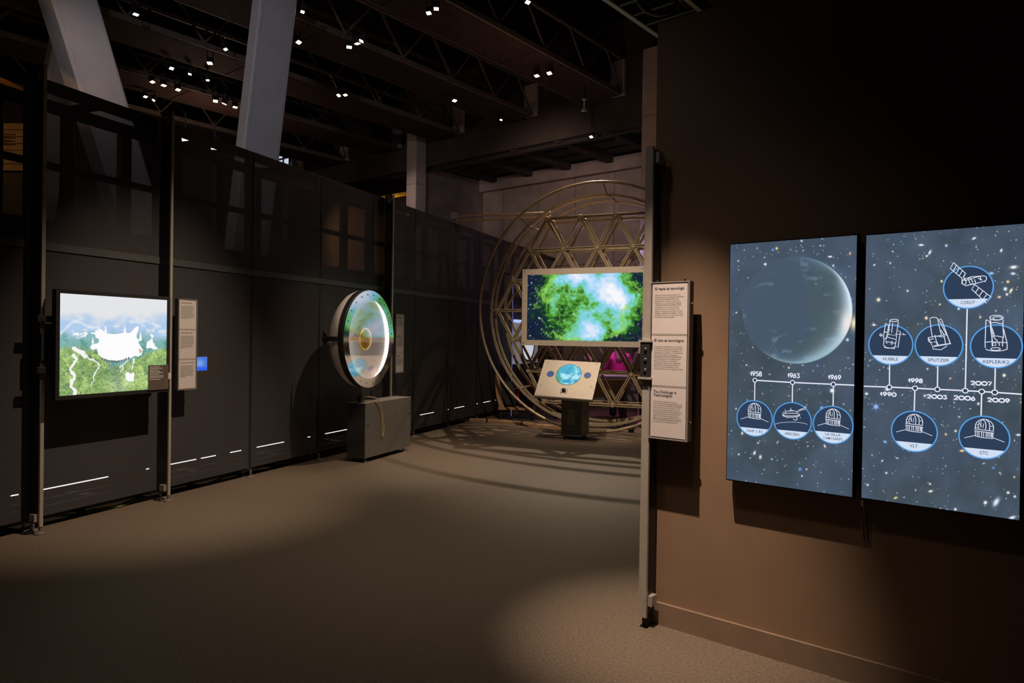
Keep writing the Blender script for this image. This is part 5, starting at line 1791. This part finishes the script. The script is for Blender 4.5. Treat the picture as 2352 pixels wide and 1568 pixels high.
m.path(pts, 0.0028, 5)
for p, d in ((pts[0], -1), (pts[-1], 1)):
    m.poly([p + xr * .014 - yu * .004, p - xr * .014 - yu * .004, p - yu * .022 + xr * (.008 * d)], 0.002, nn)
m.build('turn_arrow', M_RUBBER, t)
# pedestal
M_PED = mat('dark_steel_pedestal', (0.115, 0.108, 0.105), 0.4, 0.3, 0.12, 20)
wP = 0.335
pl2 = Plane(bs, rD)
MB().bev(bs + ZU * 0.335 + rD * 0.0, rD, ND, ZU, wP / 2, 0.20, 0.275, 0.006).build('pedestal', M_PED, t)
MB().box(bs + ZU * 0.02, rD, ND, ZU, wP / 2 - 0.02, 0.15, 0.02).build('plinth', M_BLACK, t)
MB().bev(bs + ZU * 0.66, rD, ND, ZU, wP / 2 + 0.02, 0.15, 0.055, 0.006).build('neck', M_FRAME, t)
MB().box(bs + ZU * 0.36 - ND * 0.201, rD, ND, ZU, wP / 2 * .35, 0.003, 0.12).build('service_panel', M_STEEL, t)

# ================================================================== CURVED TIMBER STRIP ON THE FLOOR
pts = [at_z(*p) for p in ((1056, 968.6), (1070, 968), (1085, 967.5), (1130, 969.5), (1180, 974), (1235, 980), (1292, 986))]
pts = smooth_path(pts, 5)
t = thing('curved_kerb', 'low curved timber strip on the floor left of the lectern', 'kerb', at_z(1150, 972))
m = MB()
for i in range(0, len(pts) - 1):
    pass
n_ = len(pts)
vs = []
for i, p in enumerate(pts):
    d = (pts[min(i + 1, n_ - 1)] - pts[max(i - 1, 0)]).normalized()
    x = Vector((d.y, -d.x, 0))
    for (sx, z) in ((-.05, 0), (-.05, .045), (-.035, .06), (.035, .06), (.05, .045), (.05, 0)):
        vs.append(p + x * sx + ZU * z)
fs = [(i * 6 + k, i * 6 + k + 1, (i + 1) * 6 + k + 1, (i + 1) * 6 + k) for i in range(n_ - 1) for k in range(5)]
fs += [tuple(range(6)), tuple((n_ - 1) * 6 + k for k in range(5, -1, -1))]
m.add(vs, fs)
m.build('strip', M_WOOD, t)
for k in (6, 14, 22):
    p = pts[k]
    d = (pts[k + 1] - pts[k - 1]).normalized()
    MB().box(p + ZU * .034, d, Vector((d.y, -d.x, 0)), ZU, 0.02, 0.053, 0.033).build('joint_clip', M_STEELD, t)

# ================================================================== BENCH WITH BAGS BEHIND THE RINGS
bp = at_z(1186, 962)
t = thing('plywood_bench', 'plywood bench with tall curved end left of the telescope rings', 'bench', bp)
Yb = bp.y
zs_ = at_y(1186, 936, Yb).z
xw = at_y(1230, 936, Yb).x - at_y(1145, 936, Yb).x
X_, Y_2 = Vector((1, 0, 0)), Vector((0, 1, 0))
cxb = at_y(1187, 936, Yb)
MB().bev(Vector((cxb.x, Yb, zs_)), X_, Y_2, ZU, xw / 2, 0.2, 0.025, 0.006).build('seat', M_WOOD, t)
for sx in (-1, 1):
    for sy in (-1, 1):
        MB().bar(Vector((cxb.x + sx * (xw / 2 - .05), Yb + sy * .15, 0)), Vector((cxb.x + sx * (xw / 2 - .05), Yb + sy * .15, zs_ - .025)), 0.035, 0.035).build('leg', M_BLACK, t)
pe = [at_y(1136, 862, Yb), at_y(1140, 905, Yb), at_y(1148, 938, Yb), at_y(1160, 938, Yb), at_y(1153, 905, Yb), at_y(1147, 870, Yb), at_y(1141, 858, Yb)]
pe = [Vector((p.x, Yb - 0.18, p.z)) for p in pe]
MB().poly(pe, 0.36, Y_2).build('end_panel', M_WOOD, t)


def bag(c, wx, dy, hz, label, m_, strap):
    tb = thing('backpack', label, 'bag', c)
    prof = [(0.0, 0), (0.85, 0.0), (1.0, 0.12), (1.0, 0.6), (0.85, 0.86), (0.5, 0.99), (0.0, 1.0)]
    m = MB()
    n_ = 20
    vs = []
    for i in range(n_):
        a = 2 * pi * i / n_
        ex = lambda v: math.copysign(abs(v) ** 0.6, v)
        for (r, h) in prof:
            vs.append(Vector(c) + Vector((ex(math.cos(a)) * r * wx, ex(math.sin(a)) * r * dy, h * hz)))
    k = len(prof)
    fs = [(i * k + j, ((i + 1) % n_) * k + j, ((i + 1) % n_) * k + j + 1, i * k + j + 1) for i in range(n_) for j in range(k - 1)]
    m.add(vs, fs)
    m.build('body', m_, tb, True)
    MB().bev(Vector(c) + Vector((0, -dy * 1.02, hz * .3)), X_, ZU, Y_2, wx * .6, hz * .2, 0.03, 0.015).build('pocket', m_, tb)
    MB().path([Vector(c) + Vector((wx * .3 * math.cos(a), -dy * .2, hz * (.97 + .1 * math.sin(a)))) for a in np.linspace(0, pi, 9)], 0.012, 6).build('handle', strap, tb, True)
    for s in (-1, 1):
        MB().path(smooth_path([Vector(c) + Vector((s * wx * .75, -dy * .6, hz * q)) + Vector((s * wx * .35 * math.sin(pi * q), -dy * .5 * math.sin(pi * q), 0)) for q in (.1, .35, .6, .85)]), 0.014, 6).build('strap', strap, tb, True)


M_BAG = mat('black_bag_cloth', (0.016, 0.015, 0.018), 0.8, 0, .2, 30)
M_RED = mat('red_cloth', (0.55, 0.02, 0.03), 0.7, 0, .1, 20)
bag((cxb.x - .18, Yb, zs_ + .025), 0.17, 0.13, 0.50, 'tall black bag on the plywood bench', M_BAG, M_BAG)
bag((cxb.x + .19, Yb, zs_ + .025), 0.15, 0.13, 0.42, 'black bag with red straps on the plywood bench', M_BAG, M_RED)

# ================================================================== ROOM BEYOND THE TELESCOPE
# white round exhibit on the partition
PW = LW.shifted(0.10)
x0, y1_ = PW.ab(1184, 740)
x1, y0_ = PW.ab(1236, 832)
t = thing('round_exhibit', 'white lit panel with an oval mirror behind the telescope struts', 'panel', PW.w((x0 + x1) / 2, y0_))
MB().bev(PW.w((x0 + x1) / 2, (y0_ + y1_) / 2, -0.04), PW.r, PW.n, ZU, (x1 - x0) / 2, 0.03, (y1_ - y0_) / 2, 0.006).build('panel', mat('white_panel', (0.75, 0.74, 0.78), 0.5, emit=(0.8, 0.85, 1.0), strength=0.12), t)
rO = min((x1 - x0), (y1_ - y0_)) / 2
MB().revolve(PW.w((x0 + x1) / 2, (y0_ + y1_) / 2, -0.005), PW.n, [(rO * .82, 0), (rO * .95, 0), (rO * .95, .03), (rO * .82, .03)], 40, ZU, True).build('ring', M_CHROME, t)
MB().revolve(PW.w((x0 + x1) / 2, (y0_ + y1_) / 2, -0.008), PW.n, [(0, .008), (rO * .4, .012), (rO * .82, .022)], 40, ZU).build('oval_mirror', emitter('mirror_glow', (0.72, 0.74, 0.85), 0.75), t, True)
MB().box(PW.w((x0 + x1) / 2, y1_ + .03, -.02), PW.r, PW.n, ZU, (x1 - x0) / 2, .03, .03).build('light_bar', emitter('cool_strip', (0.45, 0.55, 1.0), 1.0), t)
for px_ in (1174, 1186):
    pass
# violet light tubes standing behind the struts
tv = at_z(1174, 950)
tag(MB().tube(Vector((tv.x, 14.2, 0.0)), Vector((tv.x, 14.2, 2.9)), 0.009, 8).build('light_tube', emitter('violet_tube', (0.35, 0.35, 1.0), 0.22)), 'thin upright violet light tube behind the left of the telescope frame', 'light')

# table with violet top
tp = at_z(1412, 968)
Yt = 12.92
zt_ = at_y(1405, 862, Yt).z
xa, xb = at_y(1335, 865, Yt).x, at_y(1440, 865, Yt).x
t = thing('activity_table', 'violet lit table with brown box front below the person in pink', 'table', ((xa + xb) / 2, Yt, 0))
M_VIO = mat('violet_top', (0.30, 0.25, 0.55), 0.5)
MB().bev(Vector(((xa + xb) / 2, Yt, zt_ - .02)), X_, Y_2, ZU, (xb - xa) / 2, 0.28, 0.02, .006).build('tabletop', M_VIO, t)
MB().bev(Vector(((xa + xb) / 2, Yt + .02, zt_ - .06)), X_, Y_2, ZU, (xb - xa) / 2 - .02, 0.26, 0.014, .004).build('edge_band', M_BEIGE, t)
MB().bev(Vector(((xa + xb) / 2 + .1, Yt - .04, zt_ - .23)), X_, Y_2, ZU, (xb - xa) / 2 - .14, 0.18, 0.155, .006).build('apron_box', mat('brown_board', (0.14, 0.10, 0.07), 0.6), t)
for sx in (-1, 1):
    for sy in (-1, 1):
        MB().bar(Vector(((xa + xb) / 2 + sx * ((xb - xa) / 2 - .06), Yt + sy * .22, 0)), Vector(((xa + xb) / 2 + sx * ((xb - xa) / 2 - .06), Yt + sy * .22, zt_ - .07)), .05, .05).build('leg', M_STEELD, t)

# second telescope frame farther back
c2 = at_y(1540, 700, 14.9)
t = thing('far_telescope', 'smaller violet lit rings of a second telescope seen at the post', 'telescope model', (c2.x, c2.y, 0))
for R, dd in ((1.70, 0), (1.58, .2), (1.50, .36)):
    MB().path([Vector((c2.x, c2.y + dd, 2.1)) + rD * (R * math.cos(a)) + ZU * (R * math.sin(a)) for a in np.linspace(0, 2 * pi, 65)[:-1]], 0.03, 6, True).build('ring', M_TELE, t, True)
for k in range(6):
    a, b = math.radians(60 * k), math.radians(60 * k + 60)
    P_ = lambda an, r: Vector((c2.x, c2.y + .26, 2.1)) + rD * (r * math.cos(an)) + ZU * (r * math.sin(an))
    MB().bar(P_(a, 1.42), P_(b, 1.42), .05, .05, ND).build('strut', M_TELE, t)
    MB().bar(P_(a, 1.42), P_(a, 0.06), .05, .05, ND).build('strut', M_TELE, t)
    MB().bar(P_(a, .71), P_(b, .71), .05, .05, ND).build('strut', M_TELE, t)
MB().bar(Vector((c2.x, c2.y + .2, 0)), Vector((c2.x, c2.y + .2, .62)), .3, .3).build('ground_stand', M_STEELD, t)


# ================================================================== PEOPLE
def skin_obj(name, V_, E_, R_, m_, parent, org, sub=2):
    me = bpy.data.meshes.new(name)
    me.from_pydata([tuple(v) for v in V_], E_, [])
    o = bpy.data.objects.new(name, me)
    COL.objects.link(o)
    md = o.modifiers.new('skin', 'SKIN')
    md.use_smooth_shade = True
    for i, r in enumerate(R_):
        r = (r, r) if not isinstance(r, tuple) else r
        me.skin_vertices[0].data[i].radius = r
        me.skin_vertices[0].data[i].use_root = (i == 0)
    s = o.modifiers.new('sub', 'SUBSURF')
    s.levels = sub
    s.render_levels = sub
    bpy.context.view_layer.update()
    dg = bpy.context.evaluated_depsgraph_get()
    nm = bpy.data.meshes.new_from_object(o.evaluated_get(dg))
    nm.materials.clear()
    nm.materials.append(m_)
    for p in nm.polygons:
        p.use_smooth = True
    bpy.data.objects.remove(o, do_unlink=True)
    o2 = bpy.data.objects.new(name, nm)
    COL.objects.link(o2)
    o2.parent = parent
    ORG[o2.name] = ORG[parent.name]
    return o2


M_SKIN = mat('skin', (0.55, 0.32, 0.24), 0.55, 0, .05, 10)


def person(loc, face, height, label, lean, arms, topm, legm, hairm, longhair, shoem):
    """face = heading angle (0 = away from the viewer); arms = ((elbow, wrist) left, right) as (right, forward, up) fractions of height"""
    t = thing('person', label, 'person', (loc[0], loc[1], 0))
    cf, sf_ = math.cos(face), math.sin(face)

    def L(r, f, u):
        r, f, u = r * height, f * height, u * height
        return Vector((r * cf + f * sf_, -r * sf_ + f * cf, u))
    ln = lambda u: lean * max(0, u - .52)
    pel, wai, che, neb = L(0, 0, .52), L(0, ln(.62), .62), L(0, ln(.74), .735), L(0, ln(.82), .825)
    nec, hea, top = L(0, ln(.86) + .005, .862), L(0, ln(.92) + .015, .915), L(0, ln(.97) + .012, .962)
    V_ = [pel, wai, che, neb, nec, hea, top]
    R_ = [.085, .075, .092, .06, .036, .056, .044]
    E_ = [(0, 1), (1, 2), (2, 3), (3, 4), (4, 5), (5, 6)]
    hands = []
    for s, (el, wr) in zip((-1, 1), arms):
        sh = L(s * .105, ln(.80), .805)
        i = len(V_)
        V_ += [sh, L(s * el[0], el[1], el[2]), L(s * wr[0], wr[1], wr[2])]
        R_ += [.036, .028, .018]
        E_ += [(3, i), (i, i + 1), (i + 1, i + 2)]
        d = (V_[i + 2] - V_[i + 1]).normalized()
        side = d.cross(ZU)
        side = side.normalized() if side.length > .01 else L(1, 0, 0).normalized()
        pn = side.cross(d)
        palm = V_[i + 2] + d * (.04 * height)
        V_.append(palm)
        R_.append(.017)
        E_.append((i + 2, i + 3))
        pi_ = i + 3
        for k, (off, ll) in enumerate(((-.018, .036), (-.006, .044), (.006, .042), (.018, .034))):
            a = palm + side * (off * height) + d * (.012 * height)
            b = a + d * (ll * .5 * height) - pn * (.004 * height)
            c = b + d * (ll * .4 * height) - pn * (.014 * height)
            j = len(V_)
            V_ += [a, b, c]
            R_ += [.0068, .0058, .0045]
            E_ += [(pi_, j), (j, j + 1), (j + 1, j + 2)]
        j = len(V_)
        th = V_[i + 2] + d * (.018 * height) - side * (s * .022 * height)
        V_ += [th, th + d * (.024 * height) - side * (s * .012 * height) - pn * .01 * height]
        R_ += [.0075, .0052]
        E_ += [(pi_, j), (j, j + 1)]
    for s in (-1, 1):
        i = len(V_)
        V_ += [L(s * .05, 0, .49), L(s * .055, .012, .285), L(s * .058, -.01, .045), L(s * .062, .07, .022)]
        R_ += [.062, .040, .026, .022]
        E_ += [(0, i), (i, i + 1), (i + 1, i + 2), (i + 2, i + 3)]
    skin_obj('body', V_, E_, [r * height for r in R_], M_SKIN, t, None, 2)
    # clothes follow the body
    V2 = [pel - ZU * .06 * height, wai, che, neb, nec]
    R2 = [.115, .108, .124, .092, .046]
    E2 = [(0, 1), (1, 2), (2, 3), (3, 4)]
    for s, (el, wr) in zip((-1, 1), arms):
        i = len(V2)
        e_, w_2 = L(s * el[0], el[1], el[2]), L(s * wr[0], wr[1], wr[2])
        V2 += [L(s * .108, ln(.80), .80), e_, w_2 - (w_2 - e_) * .05]
        R2 += [.060, .046, .034]
        E2 += [(3, i), (i, i + 1), (i + 1, i + 2)]
    skin_obj('sweater', V2, E2, [r * height for r in R2], topm, t, None, 2)
    V3 = [L(0, 0, .60), L(0, 0, .51)]
    R3 = [.098, .10]
    E3 = [(0, 1)]
    for s in (-1, 1):
        i = len(V3)
        V3 += [L(s * .052, 0, .46), L(s * .056, .012, .285), L(s * .058, -.008, .055)]
        R3 += [.076, .056, .046]
        E3 += [(1, i), (i, i + 1), (i + 1, i + 2)]
    skin_obj('trousers', V3, E3, [r * height for r in R3], legm, t, None, 2)
    for s in (-1, 1):
        a, b = L(s * .058, -.03, .022), L(s * .062, .085, .018)
        skin_obj('shoe', [a, (a + b) / 2, b], [(0, 1), (1, 2)], [.026 * height, .027 * height, .02 * height], shoem, t, None, 2)
    # face
    for s in (-1, 1):
        e_ = hea + L(s * .018, .050, .004)
        MB().revolve(e_ + ORG[t.name], L(0, 1, 0), [(.0075 * height, -.004), (.006 * height, .002), (0, .006)], 10).build('eye', M_DARKGLOSS, t, True)
        MB().revolve(hea + L(s * .052, .002, -.002) + ORG[t.name], L(s, 0, 0), [(.008 * height, -.006), (.012 * height, .006), (.004 * height, .012), (0, .012)], 10).build('ear', M_SKIN, t, True)
    MB().tube(hea + L(0, .052, .004) + ORG[t.name], hea + L(0, .066, -.014) + ORG[t.name], .004 * height, 8, .009 * height).build('nose', M_SKIN, t, True)
    MB().bar(hea + L(-.015, .055, -.03) + ORG[t.name], hea + L(.015, .055, -.03) + ORG[t.name], .006, .006).build('mouth', mat('lips', (0.45, 0.16, 0.15), .5), t)
    # hair
    hb = [hea + L(0, -.006, .034), hea + L(0, -.022, .012)]
    hr = [.062, .058]
    if longhair:
        hb += [hea + L(0, -.042, -.045), L(0, ln(.78) - .075, .79), L(0, ln(.7) - .085, .725)]
        hr += [.056, .064, .054]
    skin_obj('hair', hb, [(i, i + 1) for i in range(len(hb) - 1)], [r * height for r in hr], hairm, t, None, 2)
    return t


M_PINK = mat('pink_knit', (0.85, 0.06, 0.42), 0.8, 0, .2, 60, .3)
M_JACK = mat('dark_jacket', (0.085, 0.072, 0.068), 0.6, 0, .2, 30)
M_TROU = mat('black_trousers', (0.014, 0.013, 0.016), 0.8, 0, .1, 30)
M_HAIRB = mat('ash_hair', (0.34, 0.22, 0.28), 0.5, 0, .4, 60, .3)
M_HAIRD = mat('dark_hair', (0.03, 0.02, 0.016), 0.5, 0, .3, 60)
M_SHOE = mat('dark_shoes', (0.02, 0.02, 0.022), 0.6)
sp = at_z(1425, 969)
person((at_y(1419, 900, 13.55).x, 13.55), 0.0, 1.56, 'person in a bright pink sweater with long hair, seen from behind under the green screen', 0.10,
       (((.165, .05, .64), (.10, .20, .57)), ((.175, .06, .64), (.12, .21, .57))), M_PINK, M_TROU, M_HAIRB, True, M_SHOE)
person((at_y(1292, 900, 13.9).x, 13.9), -0.95, 1.60, 'person in a dark jacket with orange piping leaning forward left of the pink one', 0.62,
       (((.16, .18, .62), (.10, .34, .58)), ((.16, .2, .62), (.08, .36, .56))), M_JACK, M_TROU, M_HAIRD, False, M_SHOE)
pj = bpy.data.objects['person.001']
# orange piping of the jacket
oj = ORG['person.001']
mo = mat('orange_piping', (0.85, 0.30, 0.10), .6)
for k in range(3):
    pz = [at_y(1258 + 10 * i + k * 3, 806 + k * 12 - 4 * math.sin(i * .8), 13.68 - .02 * k) for i in range(4)]
    MB().path(smooth_path(pz), 0.006, 6).build('piping', mo, pj, True)
person((at_y(1488, 900, 12.9).x, 12.9), -0.5, 1.62, 'person in dark clothes holding an arm out, half hidden by the wall post', 0.12,
       (((.17, .06, .63), (.12, .2, .60)), ((.17, .05, .64), (.12, .2, .62))), M_JACK, M_TROU, M_HAIRD, False, M_SHOE)
# red cap of a visitor and paper sheet held up
pp_ = at_y(1351, 822, 13.4)
tag(MB().bev(pp_, Vector((.75, 0, .66)), Vector((-.66, 0, .75)), Y_2, .055, .075, .002, .001).build('paper_sheet', mat('pink_paper', (0.8, 0.62, 0.68), .7)), 'pale pink paper sheet held up above the lectern', 'paper')

# ================================================================== BEHIND THE PARTITION, FAR LEFT
k0 = at_y(20, 282, 8.6)
t = thing('timber_kiosk', 'warm lit timber wall with metal slats at the far left edge', 'kiosk', (k0.x - .6, 8.8, 0))
for i in range(7):
    z = 3.62 + i * .085
    MB().bev(Vector((k0.x - .7, 8.7, z)), X_, ZU, Y_2, .95, .038, .02, .005).build('plank', M_WOOD, t)
MB().box(Vector((k0.x - .7, 8.76, 2.0)), X_, Y_2, ZU, .95, .03, 2.0).build('backing', M_BULK, t)
for i, z in enumerate((3.9, 3.94, 3.98, 4.02)):
    MB().tube(Vector((k0.x - 1.4, 8.64, z)), Vector((k0.x + .02, 8.64, z)), .006, 6).build('metal_rod', M_CHROME, t)
ka, kb = at_y(-30, 168, 8.5), at_y(50, 191, 8.5)
t = thing('lit_soffit', 'orange and violet lit beam edge at the far left above the timber wall', 'beam', (ka + kb) / 2)
MB().bar(ka, kb, .5, .10).build('beam', mat('soffit_orange', (0.7, 0.32, 0.12), .6), t)
MB().bar(ka + ZU * .075, kb + ZU * .075, .3, .05).build('violet_strip', emitter('violet_strip', (0.25, 0.22, 0.9), .35), t)
# gold panel glimpsed beside the concrete column
pgd = Plane(G(-1.4, 3.6), T)
g0, g1 = pgd.ab(872, 470), pgd.ab(936, 425)
tgd = thing('gold_panel', 'shimmering gold panel glimpsed left of the concrete column', 'panel', pgd.w((g0[0] + g1[0]) / 2, g0[1]))
mg = mat('gold_foil', (0.75, 0.42, 0.08), .35, .6, .7, 22, .8)
MB().box(pgd.w((g0[0] + g1[0]) / 2, (g0[1] + g1[1]) / 2), pgd.r, pgd.n, ZU, (g1[0] - g0[0]) / 2, .03, (g1[1] - g0[1]) / 2).build('foil', mg, tgd)
MB().box(pgd.w((g0[0] + g1[0]) / 2, g1[1] + .03), pgd.r, pgd.n, ZU, (g1[0] - g0[0]) / 2, .05, .03).build('frame', M_STEELD, tgd)
lamp('gold_light', 'POINT', tuple(pgd.w((g0[0] + g1[0]) / 2, g0[1], .5)), None, 12, (1, .6, .2), .05)
